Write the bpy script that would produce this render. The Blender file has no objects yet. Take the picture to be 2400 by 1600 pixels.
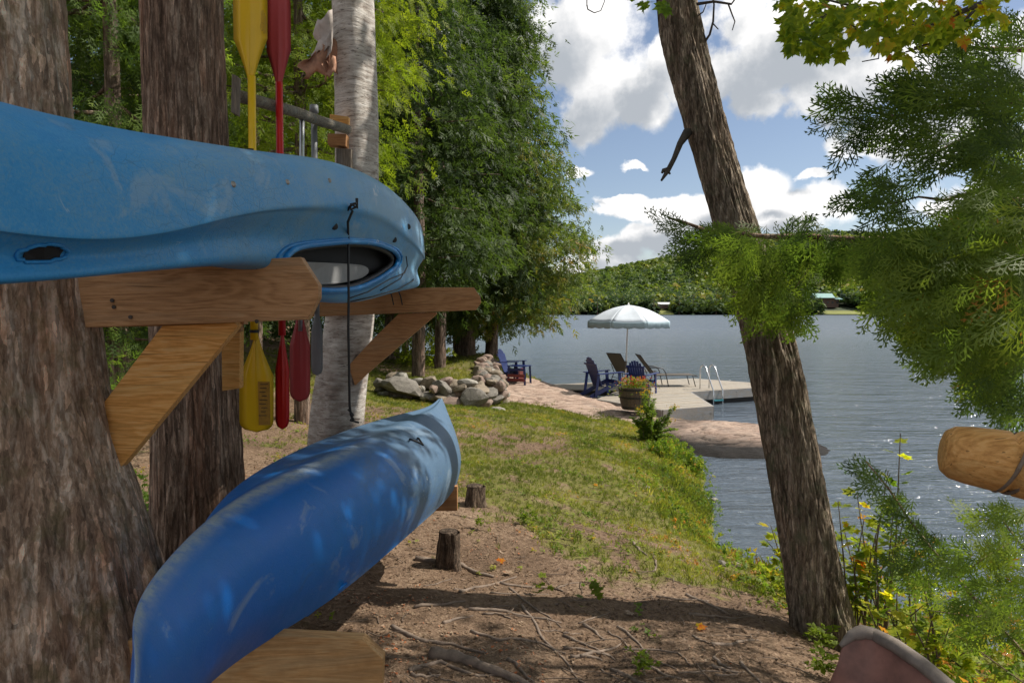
import bpy, bmesh, math, random
import numpy as np
from mathutils import Vector, Matrix
R = math.radians
rnd = random.Random(7)
rng = np.random.default_rng(7)
scene = bpy.context.scene
C = scene.collection

# ------------------------------------------------------------------ camera
CAMZ, F, HOR = 1.5, 1600.0, 729.0
TH = math.atan((800 - HOR) / F)
cam_d = bpy.data.cameras.new('camera')
cam_d.sensor_width = 36; cam_d.lens = 24.0
cam_d.clip_start = 0.05; cam_d.clip_end = 6000
cam = bpy.data.objects.new('camera', cam_d); C.objects.link(cam)
cam.location = (0, 0, CAMZ); cam.rotation_euler = (R(90) - TH, 0, 0)
scene.camera = cam

def ray(px, py):
    u, v = (px - 1200) / F, (800 - py) / F
    return u, math.cos(TH) + v * math.sin(TH), -math.sin(TH) + v * math.cos(TH)
def at(px, py, Y):
    a, b, c = ray(px, py); k = Y / b
    return Vector((a * k, Y, CAMZ + c * k))
def on(px, py, z):
    a, b, c = ray(px, py); k = (z - CAMZ) / c
    return Vector((a * k, b * k, z))
def D(x, y): return x * 1.0204, y * 1.0204          # measured in a slightly smaller copy of the photograph
def atd(x, y, Y): return at(*D(x, y), Y)
def ond(x, y, z): return on(*D(x, y), z)

# ------------------------------------------------------------------ light
SUN_AZ = R(78)      # measured from +Y towards +X
SUN_EL = R(50)
sun_dir = Vector((math.sin(SUN_AZ) * math.cos(SUN_EL), math.cos(SUN_AZ) * math.cos(SUN_EL), math.sin(SUN_EL)))
sd_ = bpy.data.lights.new('sun', 'SUN'); sd_.energy = 2.1; sd_.angle = R(0.55); sd_.color = (1.0, 0.94, 0.84)
sun = bpy.data.objects.new('sun', sd_); C.objects.link(sun)
sun.rotation_euler = sun_dir.to_track_quat('Z', 'Y').to_euler(); sun.location = (10, 2, 14)
scene.view_settings.view_transform = 'Standard'
scene.view_settings.look = 'None'
scene.view_settings.exposure = 1.45
scene.view_settings.gamma = 1.0
scene.view_settings.use_curve_mapping = False
scene.cycles.max_bounces = 7
scene.cycles.diffuse_bounces = 4
scene.cycles.transparent_max_bounces = 6
scene.cycles.sample_clamp_indirect = 6.0
try:
    scene.cycles.use_denoising = True
except Exception:
    pass

world = bpy.data.worlds.new('World'); scene.world = world; world.use_nodes = True
wt = world.node_tree; wt.nodes.clear()
def wn(t, **k):
    n = wt.nodes.new(t)
    for a, b in k.items(): setattr(n, a, b)
    return n
def wl(a, b): wt.links.new(a, b)
def wmath(op, a, b=None, clamp=False):
    n = wn('ShaderNodeMath', operation=op); n.use_clamp = clamp
    for i, v in enumerate((a, b)):
        if v is None: continue
        if isinstance(v, (int, float)): n.inputs[i].default_value = v
        else: wl(v, n.inputs[i])
    return n.outputs[0]
sky = wn('ShaderNodeTexSky'); sky.sky_type = 'NISHITA'; sky.sun_disc = False
sky.sun_elevation = SUN_EL; sky.sun_rotation = SUN_AZ
sky.altitude = 300; sky.air_density = 1.0; sky.dust_density = 0.6; sky.ozone_density = 2.0
tc = wn('ShaderNodeTexCoord'); sep = wn('ShaderNodeSeparateXYZ'); wl(tc.outputs['Generated'], sep.inputs[0])
az = wmath('ARCTAN2', sep.outputs[0], sep.outputs[1]); el = wmath('ARCSINE', sep.outputs[2])
ae = wn('ShaderNodeCombineXYZ'); wl(az, ae.inputs[0]); wl(el, ae.inputs[1])
# cloud bank: (x, y, half width, half height) measured in the photograph, kept as sky directions
CL = [(1330, 100, 130, 150), (1400, 210, 125, 95), (1330, 290, 70, 60), (1460, 250, 75, 60), (1560, 150, 70, 60),
      (1900, 60, 260, 110), (1800, 150, 240, 85), (1990, 165, 200, 80), (1740, 240, 75, 30), (1640, 200, 60, 45),
      (1745, 430, 70, 48), (1860, 480, 150, 48), (1640, 500, 120, 45), (1530, 480, 130, 24), (1440, 460, 50, 12),
      (1410, 575, 80, 32), (1490, 558, 90, 30), (1370, 610, 120, 16), (1560, 585, 60, 22),
      (1325, 393, 36, 10), (1460, 382, 26, 9), (1862, 405, 42, 12), (2150, 300, 150, 75), (2290, 470, 130, 60),
      (2050, 560, 120, 30), (2300, 130, 160, 90), (1000, 120, 200, 90), (700, 300, 240, 80), (2500, 300, 160, 80)]
def cloud_group():
    g = bpy.data.node_groups.new('cloud_density', 'ShaderNodeTree')
    g.interface.new_socket('P', in_out='INPUT', socket_type='NodeSocketVector')
    g.interface.new_socket('D', in_out='OUTPUT', socket_type='NodeSocketFloat')
    gi = g.nodes.new('NodeGroupInput'); go = g.nodes.new('NodeGroupOutput')
    def m(op, a, b=None, c=None):
        n = g.nodes.new('ShaderNodeMath'); n.operation = op
        for i, v in enumerate((a, b, c)):
            if v is None: continue
            if isinstance(v, (int, float)): n.inputs[i].default_value = v
            else: g.links.new(v, n.inputs[i])
        return n.outputs[0]
    nz = g.nodes.new('ShaderNodeTexNoise'); nz.noise_dimensions = '2D'
    nz.inputs['Scale'].default_value = 11; nz.inputs['Detail'].default_value = 9; nz.inputs['Roughness'].default_value = 0.56
    g.links.new(gi.outputs[0], nz.inputs['Vector'])
    warp = g.nodes.new('ShaderNodeVectorMath'); warp.operation = 'SCALE'; warp.inputs['Scale'].default_value = 0.045
    sub = g.nodes.new('ShaderNodeVectorMath'); sub.operation = 'SUBTRACT'; sub.inputs[1].default_value = (0.5, 0.5, 0.5)
    g.links.new(nz.outputs['Color'], sub.inputs[0]); g.links.new(sub.outputs[0], warp.inputs[0])
    add = g.nodes.new('ShaderNodeVectorMath'); add.operation = 'ADD'
    g.links.new(gi.outputs[0], add.inputs[0]); g.links.new(warp.outputs[0], add.inputs[1])
    cur = None
    for (x, y, rx, ry) in CL:
        px, py = D(x, y); d = Vector(ray(px, py)).normalized()
        a, e = math.atan2(d.x, d.y), math.asin(d.z)
        sc = 1.0204 / F * math.cos(a)
        mp = g.nodes.new('ShaderNodeVectorMath'); mp.operation = 'SUBTRACT'; mp.inputs[1].default_value = (a, e, 0)
        g.links.new(add.outputs[0], mp.inputs[0])
        ml = g.nodes.new('ShaderNodeVectorMath'); ml.operation = 'MULTIPLY'
        ml.inputs[1].default_value = (1 / (rx * sc * 1.15), 1 / (ry * sc * 1.15), 0); g.links.new(mp.outputs[0], ml.inputs[0])
        ln = g.nodes.new('ShaderNodeVectorMath'); ln.operation = 'LENGTH'; g.links.new(ml.outputs[0], ln.inputs[0])
        v = m('SUBTRACT', 1.0, ln.outputs['Value'])
        cur = v if cur is None else m('MAXIMUM', cur, v)
    # unseen rest of the sky: noise cumulus, made denser for fill light
    nb = g.nodes.new('ShaderNodeTexNoise'); nb.noise_dimensions = '2D'; nb.inputs['Scale'].default_value = 3.2; nb.inputs['Detail'].default_value = 4
    g.links.new(gi.outputs[0], nb.inputs['Vector'])
    oth = m('MULTIPLY_ADD', nb.outputs['Fac'], 4.0, -1.45)
    sp = g.nodes.new('ShaderNodeSeparateXYZ'); g.links.new(gi.outputs[0], sp.inputs[0])
    out = m('MAXIMUM', m('SUBTRACT', m('ABSOLUTE', sp.outputs[0]), 0.72), m('SUBTRACT', sp.outputs[1], 0.50))
    w = g.nodes.new('ShaderNodeMapRange'); w.inputs['From Min'].default_value = 0; w.inputs['From Max'].default_value = 0.12
    g.links.new(out, w.inputs['Value'])
    cur = m('MAXIMUM', cur, -1.0)
    mixed = m('ADD', m('MULTIPLY', cur, m('SUBTRACT', 1.0, w.outputs[0])), m('MULTIPLY', oth, w.outputs[0]))
    n2 = m('MULTIPLY_ADD', nz.outputs['Fac'], 1.9, -0.95)
    g.links.new(m('ADD', mixed, n2), go.inputs[0])
    return g
cg = cloud_group()
def dens(off=None):
    n = wn('ShaderNodeGroup'); n.node_tree = cg
    if off:
        a = wn('ShaderNodeVectorMath', operation='ADD'); a.inputs[1].default_value = off
        wl(ae.outputs[0], a.inputs[0]); wl(a.outputs[0], n.inputs[0])
    else: wl(ae.outputs[0], n.inputs[0])
    return n.outputs[0]
d0 = dens(); d1 = dens((0.018, 0.022, 0)); d2 = dens((0.05, 0.05, 0))
alpha = wn('ShaderNodeMapRange', interpolation_type='SMOOTHSTEP'); wl(d0, alpha.inputs['Value'])
alpha.inputs['From Min'].default_value = -0.02; alpha.inputs['From Max'].default_value = 0.36
d1 = wmath('MINIMUM', wmath('MAXIMUM', d1, -0.15), 1.1)
d2 = wmath('MINIMUM', wmath('MAXIMUM', d2, -0.2), 1.2)
thick = wmath('ADD', wmath('MULTIPLY', d1, 0.55), wmath('MULTIPLY', d2, 0.75))
lit = wn('ShaderNodeMapRange', interpolation_type='SMOOTHSTEP'); wl(thick, lit.inputs['Value'])
lit.inputs['From Min'].default_value = 0.95; lit.inputs['From Max'].default_value = -0.02
cc = wn('ShaderNodeMixRGB'); wl(lit.outputs[0], cc.inputs[0])
CB = 2.6
cc.inputs[1].default_value = (0.45 * CB, 0.485 * CB, 0.53 * CB, 1); cc.inputs[2].default_value = (1.14 * CB, 1.12 * CB, 1.10 * CB, 1)
cool = wn('ShaderNodeMixRGB', blend_type='MULTIPLY'); cool.inputs[0].default_value = 1; cool.inputs[2].default_value = (0.325, 0.292, 0.275, 1)
wl(sky.outputs[0], cool.inputs[1])
fin = wn('ShaderNodeMixRGB'); wl(alpha.outputs[0], fin.inputs[0]); wl(cool.outputs[0], fin.inputs[1]); wl(cc.outputs[0], fin.inputs[2])
bg = wn('ShaderNodeBackground'); bg.inputs['Strength'].default_value = 0.15; wl(fin.outputs[0], bg.inputs['Color'])
wo = wn('ShaderNodeOutputWorld'); wl(bg.outputs[0], wo.inputs['Surface'])
world.cycles.sampling_method = 'MANUAL'; world.cycles.sample_map_resolution = 512

# ------------------------------------------------------------------ helpers
def tag(o, label=None, cat=None, group=None, kind=None):
    if label: o['label'] = label
    if cat: o['category'] = cat
    if group: o['group'] = group
    if kind: o['kind'] = kind
    return o
def thing(name, label, cat, loc=(0, 0, 0), group=None):
    o = bpy.data.objects.new(name, None); C.objects.link(o); o.location = loc; o.empty_display_size = 0.1
    return tag(o, label, cat, group)
def world_loc(o):
    v = Vector(o.location); p = o.parent
    while p: v += Vector(p.location); p = p.parent
    return v
class MB:
    """collects faces given in world coordinates, becomes ONE mesh object"""
    def __init__(s): s.v = []; s.f = []
    def add(s, vs, fs):
        b = len(s.v); s.v += [tuple(v) for v in vs]; s.f += [tuple(b + i for i in f) for f in fs]; return s
    def box(s, c, size, rot=None):
        M = rot or Matrix.Identity(3); c = Vector(c); h = [q / 2 for q in size]
        vs = [c + M @ Vector((x * h[0], y * h[1], z * h[2])) for x in (-1, 1) for y in (-1, 1) for z in (-1, 1)]
        return s.add(vs, [(0, 1, 3, 2), (4, 6, 7, 5), (0, 4, 5, 1), (2, 3, 7, 6), (0, 2, 6, 4), (1, 5, 7, 3)])
    def bar(s, a, b, w, t, up=(0, 0, 1)):
        a, b = Vector(a), Vector(b); x = (b - a).normalized(); z = Vector(up); y = z.cross(x).normalized(); z = x.cross(y)
        return s.box((a + b) / 2, ((b - a).length, w, t), Matrix((x, y, z)).transposed())
    def tube(s, pts, r, n=8, caps=True):
        pts = [Vector(p) for p in pts]; rs = r if isinstance(r, (list, tuple)) else [r] * len(pts); b = len(s.v)
        prev = None
        for i, p in enumerate(pts):
            t = (pts[min(i + 1, len(pts) - 1)] - pts[max(i - 1, 0)]).normalized()
            if prev is None: u = t.orthogonal().normalized()
            else: u = (prev - t * prev.dot(t)).normalized()
            prev = u; w = t.cross(u)
            for k in range(n):
                a = 2 * math.pi * k / n; s.v.append(tuple(p + (u * math.cos(a) + w * math.sin(a)) * rs[i]))
        for i in range(len(pts) - 1):
            for k in range(n):
                k2 = (k + 1) % n; s.f.append((b + i * n + k, b + i * n + k2, b + (i + 1) * n + k2, b + (i + 1) * n + k))
        if caps:
            s.f.append(tuple(b + k for k in range(n))[::-1]); e = b + (len(pts) - 1) * n; s.f.append(tuple(e + k for k in range(n)))
        return s
    def prism(s, poly, d):
        """poly: 3D points of one face, d: extrusion vector"""
        n = len(poly); d = Vector(d); vs = [Vector(p) for p in poly] + [Vector(p) + d for p in poly]
        fs = [tuple(range(n)), tuple(range(n, 2 * n))[::-1]] + [(i, i + n, (i + 1) % n + n, (i + 1) % n) for i in range(n)]
        return s.add(vs, fs)
    def lathe(s, c, prof, n=24):
        b = len(s.v); c = Vector(c)
        for r, z in prof:
            for k in range(n):
                a = 2 * math.pi * k / n; s.v.append(tuple(c + Vector((r * math.cos(a), r * math.sin(a), z))))
        for i in range(len(prof) - 1):
            for k in range(n):
                k2 = (k + 1) % n; s.f.append((b + i * n + k, b + i * n + k2, b + (i + 1) * n + k2, b + (i + 1) * n + k))
        return s
    def build(s, name, m, parent=None, loc=None, smooth=False, bevel=0, kind=None, fixn=True):
        loc = Vector(loc) if loc is not None else Vector((0, 0, 0))
        org = loc + (world_loc(parent) if parent else Vector((0, 0, 0)))
        me = bpy.data.meshes.new(name); me.from_pydata([tuple(Vector(v) - org) for v in s.v], [], s.f)
        if fixn:
            bm = bmesh.new(); bm.from_mesh(me); bmesh.ops.recalc_face_normals(bm, faces=bm.faces)
            if bevel: bmesh.ops.bevel(bm, geom=bm.edges, offset=bevel, segments=2, affect='EDGES', profile=0.6)
            bm.to_mesh(me); bm.free()
        me.materials.append(m)
        if smooth: me.polygons.foreach_set('use_smooth', [True] * len(me.polygons))
        o = bpy.data.objects.new(name, me); C.objects.link(o); o.location = loc
        if parent: o.parent = parent
        if kind: o['kind'] = kind
        return o
def npmesh(name, V, Fq, m, parent=None, loc=(0, 0, 0), smooth=False, attrs=None, kind=None):
    """V (N,3) world coordinates, Fq (M,k) faces"""
    loc = Vector(loc); org = loc + (world_loc(parent) if parent else Vector((0, 0, 0)))
    V = np.asarray(V, dtype=np.float32) - np.array(org, dtype=np.float32); Fq = np.asarray(Fq, dtype=np.int32)
    me = bpy.data.meshes.new(name); M_, k = Fq.shape
    me.vertices.add(len(V)); me.vertices.foreach_set('co', V.ravel())
    me.loops.add(M_ * k); me.loops.foreach_set('vertex_index', Fq.ravel())
    me.polygons.add(M_); me.polygons.foreach_set('loop_start', np.arange(0, M_ * k, k, dtype=np.int32))
    if smooth: me.polygons.foreach_set('use_smooth', np.ones(M_, dtype=bool))
    for an, av in (attrs or {}).items():
        a = me.attributes.new(an, 'FLOAT', 'POINT'); a.data.foreach_set('value', np.asarray(av, dtype=np.float32))
    me.update(calc_edges=True); me.materials.append(m)
    o = bpy.data.objects.new(name, me); C.objects.link(o); o.location = loc
    if parent: o.parent = parent
    if kind: o['kind'] = kind
    return o
def hsh(ix, iy, iz, seed):
    h = (ix * 374761393 + iy * 668265263 + iz * 1440670441 + seed * 1274126177) & 0xffffffff
    h = ((h ^ (h >> 13)) * 1103515245) & 0xffffffff
    h = ((h ^ (h >> 15)) * 2246822519) & 0xffffffff
    return ((h ^ (h >> 16)) & 0xffffff) / float(0xffffff)
def vnoise(P, seed=0):
    P = np.asarray(P, dtype=np.float64); i = np.floor(P).astype(np.int64); f = P - i; f = f * f * (3 - 2 * f)
    r = 0
    for dx in (0, 1):
        for dy in (0, 1):
            for dz in (0, 1):
                w = (f[..., 0] if dx else 1 - f[..., 0]) * (f[..., 1] if dy else 1 - f[..., 1]) * (f[..., 2] if dz else 1 - f[..., 2])
                r = r + w * hsh(i[..., 0] + dx, i[..., 1] + dy, i[..., 2] + dz, seed)
    return r
def fbm(P, o=4, seed=0, g=0.5):
    r = 0; a = 1; t = 0
    for k in range(o): r = r + a * vnoise(np.asarray(P) * 2 ** k, seed + k * 17); t += a; a *= g
    return r / t
def f2(x, y, s, o=4, seed=0):
    x = np.asarray(x, dtype=float); y = np.asarray(y, dtype=float)
    return fbm(np.stack([x * s, y * s, np.zeros_like(x + y)], -1), o, seed)
def sst(a, b, x):
    t = np.clip((x - a) / (b - a), 0, 1); return t * t * (3 - 2 * t)

# ------------------------------------------------------------------ materials
class NT:
    def __init__(s, name):
        s.m = bpy.data.materials.new(name); s.m.use_nodes = True; s.t = s.m.node_tree; s.t.nodes.clear()
        s.out = s.n('ShaderNodeOutputMaterial'); s.co = s.n('ShaderNodeTexCoord').outputs['Object']
    def n(s, t, **k):
        x = s.t.nodes.new(t)
        for a, b in k.items(): setattr(x, a, b)
        return x
    def put(s, v, sock):
        if isinstance(v, (int, float)): sock.default_value = v
        elif isinstance(v, tuple): sock.default_value = v + (1,) if len(v) == 3 and len(sock.default_value) == 4 else v
        elif v is not None: s.t.links.new(v, sock)
    def mapping(s, scale, rot=(0, 0, 0), vec=None):
        x = s.n('ShaderNodeMapping'); x.inputs['Scale'].default_value = scale; x.inputs['Rotation'].default_value = rot
        s.put(vec or s.co, x.inputs['Vector']); return x.outputs[0]
    def noise(s, scale, detail=4, rough=0.55, vec=None, dist=0.0, col=False):
        x = s.n('ShaderNodeTexNoise'); x.inputs['Scale'].default_value = scale; x.inputs['Detail'].default_value = detail
        x.inputs['Roughness'].default_value = rough; x.inputs['Distortion'].default_value = dist
        s.put(vec or s.co, x.inputs['Vector']); return x.outputs['Color' if col else 'Fac']
    def voro(s, scale, vec=None, feat='F1', rand=1.0):
        x = s.n('ShaderNodeTexVoronoi', feature=feat); x.inputs['Scale'].default_value = scale
        x.inputs['Randomness'].default_value = rand; s.put(vec or s.co, x.inputs['Vector']); return x
    def ramp(s, fac, stops):
        x = s.n('ShaderNodeValToRGB'); e = x.color_ramp.elements
        while len(e) < len(stops): e.new(0.5)
        for i, (p, c) in enumerate(stops):
            e[i].position = p; e[i].color = (c, c, c, 1) if isinstance(c, (int, float)) else tuple(c) + (1,)
        s.put(fac, x.inputs[0]); return x.outputs[0]
    def mix(s, fac, a, b, mode='MIX'):
        x = s.n('ShaderNodeMixRGB', blend_type=mode); s.put(fac, x.inputs[0]); s.put(a, x.inputs[1]); s.put(b, x.inputs[2]); return x.outputs[0]
    def math(s, op, a, b=None, clamp=False):
        x = s.n('ShaderNodeMath', operation=op); x.use_clamp = clamp; s.put(a, x.inputs[0]); s.put(b, x.inputs[1]); return x.outputs[0]
    def attr(s, name): return s.n('ShaderNodeAttribute', attribute_name=name).outputs['Fac']
    def bump(s, h, strength=0.5, dist=0.01, normal=None):
        x = s.n('ShaderNodeBump'); x.inputs['Strength'].default_value = strength; x.inputs['Distance'].default_value = dist
        s.put(h, x.inputs['Height'])
        if normal: s.put(normal, x.inputs['Normal'])
        return x.outputs[0]
    def bsdf(s, col, rough=0.6, normal=None, metal=0.0, spec=0.5, **k):
        x = s.n('ShaderNodeBsdfPrincipled'); s.put(col, x.inputs['Base Color']); s.put(rough, x.inputs['Roughness'])
        x.inputs['Metallic'].default_value = metal; x.inputs['Specular IOR Level'].default_value = spec
        if normal: s.put(normal, x.inputs['Normal'])
        for a, b in k.items(): s.put(b, x.inputs[a])
        s.t.links.new(x.outputs[0], s.out.inputs['Surface']); return x
def simple(name, col, rough=0.5, var=0.15, scale=8, metal=0.0, bump=0.15, spec=0.5):
    t = NT(name); n = t.noise(scale, 5, 0.6)
    a = tuple(c * (1 - var) for c in col); b = tuple(min(1, c * (1 + var)) for c in col)
    t.bsdf(t.ramp(n, [(0.3, a), (0.7, b)]), rough, t.bump(t.noise(scale * 6, 3), bump, 0.003), metal, spec); return t.m

def bark(name, dark, mid, pale, sc=1.0, zs=0.16, bstr=0.9, moss=None, flake=0.5, ed=0.6, reds=.4):
    t = NT(name); v = t.mapping((1, 1, zs)); v2 = t.mapping((1, 1, zs * 2.2))
    a = t.noise(26 * sc, 8, 0.7, v, 0.6); b = t.noise(85 * sc, 6, 0.75, v2, 0.9); c = t.noise(3.2, 4, 0.6)
    vo = t.voro(34 * sc, t.mapping((1, 1, zs * 1.3)), 'DISTANCE_TO_EDGE').outputs['Distance']
    cr = t.ramp(vo, [(0.0, 0.0), (0.16, 1.0)])
    h = t.math('ADD', t.math('MULTIPLY', a, 0.9), t.math('MULTIPLY', b, 0.7))
    h = t.math('ADD', h, t.math('MULTIPLY', cr, 0.16 * flake))
    col = t.ramp(t.math('ADD', h, t.math('MULTIPLY', t.math('SUBTRACT', t.noise(11 * sc, 4, 0.6, v), 0.5), 0.5)), [(0.62, tuple(q * .8 for q in dark)), (0.84, mid), (1.0, pale)])
    col = t.mix(t.ramp(c, [(0.35, 0.0), (0.7, 0.55)]), col, t.mix(0.5, col, tuple(x * 1.5 for x in mid)))
    red = t.noise(7, 3, 0.6, v)
    col = t.mix(t.ramp(red, [(0.52, 0.0), (0.66, reds)]), col, (mid[0] * 1.5, mid[1] * 1.05, mid[2] * 0.85))
    fl = t.voro(95 * sc, t.mapping((1, 1, zs * .75), vec=t.mix(0.012, t.co, t.noise(30, 3, .6, col=True), 'ADD'))); fs = t.n('ShaderNodeSeparateColor'); t.put(fl.outputs['Color'], fs.inputs[0])
    col = t.mix(1.0, col, t.ramp(fs.outputs[0], [(0.0, 0.62), (0.5, 0.95), (0.85, 1.2), (1.0, 1.7)]), 'MULTIPLY')
    edge = t.voro(20 * sc, t.mapping((1, 1, zs * .55), vec=t.mix(0.03, t.co, t.noise(9, 4, .6, col=True), 'ADD')), 'DISTANCE_TO_EDGE').outputs['Distance']
    col = t.mix(t.ramp(edge, [(0.0, ed), (0.07, 0.0)]), col, tuple(q * .6 for q in dark))
    h = t.math('ADD', h, t.math('ADD', t.math('MULTIPLY', t.ramp(edge, [(0.0, 0.0), (0.18, 1.0)]), 0.35), t.math('MULTIPLY', fs.outputs[0], 0.22)))
    if moss: col = t.mix(t.ramp(t.noise(9, 4, 0.7), [(0.52, 0.0), (0.68, 0.55)]), col, moss)
    t.bsdf(col, 0.9, t.bump(h, bstr, 0.02), spec=0.2); return t.m
M_bark_near = bark('bark_cedar', (0.21, 0.125, 0.080), (0.50, 0.335, 0.225), (0.82, 0.66, 0.52), 1.0, 0.17, 1.0, (0.22, 0.19, 0.08), ed=.22)
M_bark_dark = bark('bark_brown', (0.12, 0.078, 0.056), (0.31, 0.21, 0.15), (0.58, 0.45, 0.35), 1.1, 0.14, 1.0)
M_bark_lean = bark('bark_maple', (0.055, 0.040, 0.028), (0.235, 0.178, 0.128), (0.50, 0.41, 0.32), 1.1, 0.12, 1.0, (0.14, 0.16, 0.09), reds=.12)
M_stump = bark('bark_stump', (0.03, 0.022, 0.016), (0.10, 0.07, 0.05), (0.24, 0.18, 0.13), 1.2, 0.2, 1.0, reds=.1)
M_bark_far = bark('bark_far', (0.05, 0.035, 0.025), (0.14, 0.10, 0.075), (0.27, 0.21, 0.17), 0.6, 0.15, 0.7)

t = NT('bark_birch')
v = t.mapping((1, 1, 5.5)); line = t.noise(9, 5, 0.65, v, 0.4); big = t.noise(4.5, 5, 0.65)
lent = t.noise(30, 4, 0.7, t.mapping((0.6, 0.6, 4.5)), 0.8)
col = t.ramp(line, [(0.30, (0.24, 0.19, 0.16)), (0.46, (0.50, 0.45, 0.40)), (0.68, (0.74, 0.70, 0.65))])
col = t.mix(t.ramp(lent, [(0.58, 0.0), (0.63, 0.85)]), col, (0.085, 0.062, 0.05))
col = t.mix(t.ramp(t.noise(5, 5, .7), [(0.56, 0.0), (0.66, 0.55)]), col, (0.30, 0.24, 0.20))
sp = t.n('ShaderNodeSeparateXYZ'); t.put(t.co, sp.inputs[0])
low = t.ramp(t.math('ADD', t.math('MULTIPLY', sp.outputs[2], -0.42), t.math('MULTIPLY', big, 1.3)), [(0.05, 0.0), (0.55, 0.85)])
col = t.mix(low, col, t.ramp(t.noise(20, 5, 0.7, t.mapping((1, 1, 2.5))), [(0.35, (0.085, 0.055, 0.042)), (0.7, (0.30, 0.215, 0.175))]))
t.bsdf(col, 0.75, t.bump(t.math('ADD', line, t.math('MULTIPLY', lent, -0.7)), 0.5, 0.012), spec=0.25); M_birch = t.m
M_peel = simple('peeled_bark', (0.42, 0.22, 0.14), 0.8, 0.4, 14)
M_peel_pale = simple('peeled_bark_pale', (0.48, 0.42, 0.38), 0.8, 0.3, 14)

def wood(name, c0, c1, c2, along='x', rough=0.65, sc=1.0):
    t = NT(name)
    s = {'x': (0.45, 5, 5), 'y': (5, 0.45, 5), 'z': (5, 5, 0.45)}[along]
    v = t.mapping(tuple(q * sc for q in s)); w = t.noise(2.3, 3, 0.5, v, 1.2)
    ring = t.n('ShaderNodeMath', operation='SINE'); t.put(t.math('MULTIPLY', w, 64.0), ring.inputs[0])
    f = t.math('ADD', t.math('MULTIPLY', ring.outputs[0], 0.10), t.math('MULTIPLY', t.noise(30, 4, 0.7, v), 0.9))
    col = t.ramp(f, [(0.22, c0), (0.5, c1), (0.78, c2)])
    kn = t.voro(2.4, t.mapping(tuple((0.9 if q < 1 else 1.7) * sc for q in s)))
    col = t.mix(t.ramp(kn.outputs['Distance'], [(0.05, 0.75), (0.17, 0.0)]), col, tuple(q * 0.42 for q in c0))
    col = t.mix(t.ramp(t.noise(2.4, 6, 0.7, v, 1.0), [(0.48, 0.0), (0.70, 0.55)]), col, (c1[0] * 0.80, c1[1] * 1.10, c1[2] * 1.55))
    col = t.mix(t.ramp(t.noise(3.1, 5, 0.7), [(0.55, 0.0), (0.78, 0.5)]), col, tuple(q * .55 for q in c0))
    chk = t.noise(7, 2, 0.4, t.mapping(tuple((0.35 if q < 1 else 22) * sc for q in s)), 0.2); col = t.mix(t.ramp(chk, [(0.68, 0.0), (0.72, 0.7)]), col, tuple(q * .3 for q in c0))
    t.bsdf(col, rough, t.bump(f, 0.25, 0.004), spec=0.3); return t.m
M_board = wood('board_pine', (0.30, 0.150, 0.060), (0.49, 0.262, 0.118), (0.60, 0.36, 0.185))
M_board_b = wood('board_brace', (0.50, 0.22, 0.045), (0.74, 0.36, 0.10), (0.80, 0.50, 0.22))
M_board_d = wood('board_far', (0.32, 0.145, 0.055), (0.46, 0.225, 0.09), (0.56, 0.30, 0.14))
M_board_l = wood('board_low', (0.44, 0.22, 0.075), (0.64, 0.35, 0.14), (0.74, 0.47, 0.22))
M_post = wood('post_weathered', (0.10, 0.08, 0.06), (0.20, 0.16, 0.12), (0.36, 0.28, 0.20), 'z')
M_rail = wood('rail_weathered', (0.11, 0.095, 0.07), (0.22, 0.19, 0.14), (0.36, 0.32, 0.25))
M_log = wood('log_peeled', (0.42, 0.19, 0.05), (0.64, 0.33, 0.10), (0.74, 0.44, 0.18))
M_logend = simple('log_end', (0.20, 0.15, 0.11), 0.85, 0.35, 18)
M_deckwood = wood('deck_wood', (0.27, 0.225, 0.175), (0.39, 0.335, 0.265), (0.48, 0.42, 0.345), 'x', 0.8)
M_fascia = wood('dock_fascia', (0.22, 0.20, 0.185), (0.31, 0.29, 0.265), (0.38, 0.355, 0.33), 'x', 0.85)

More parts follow.
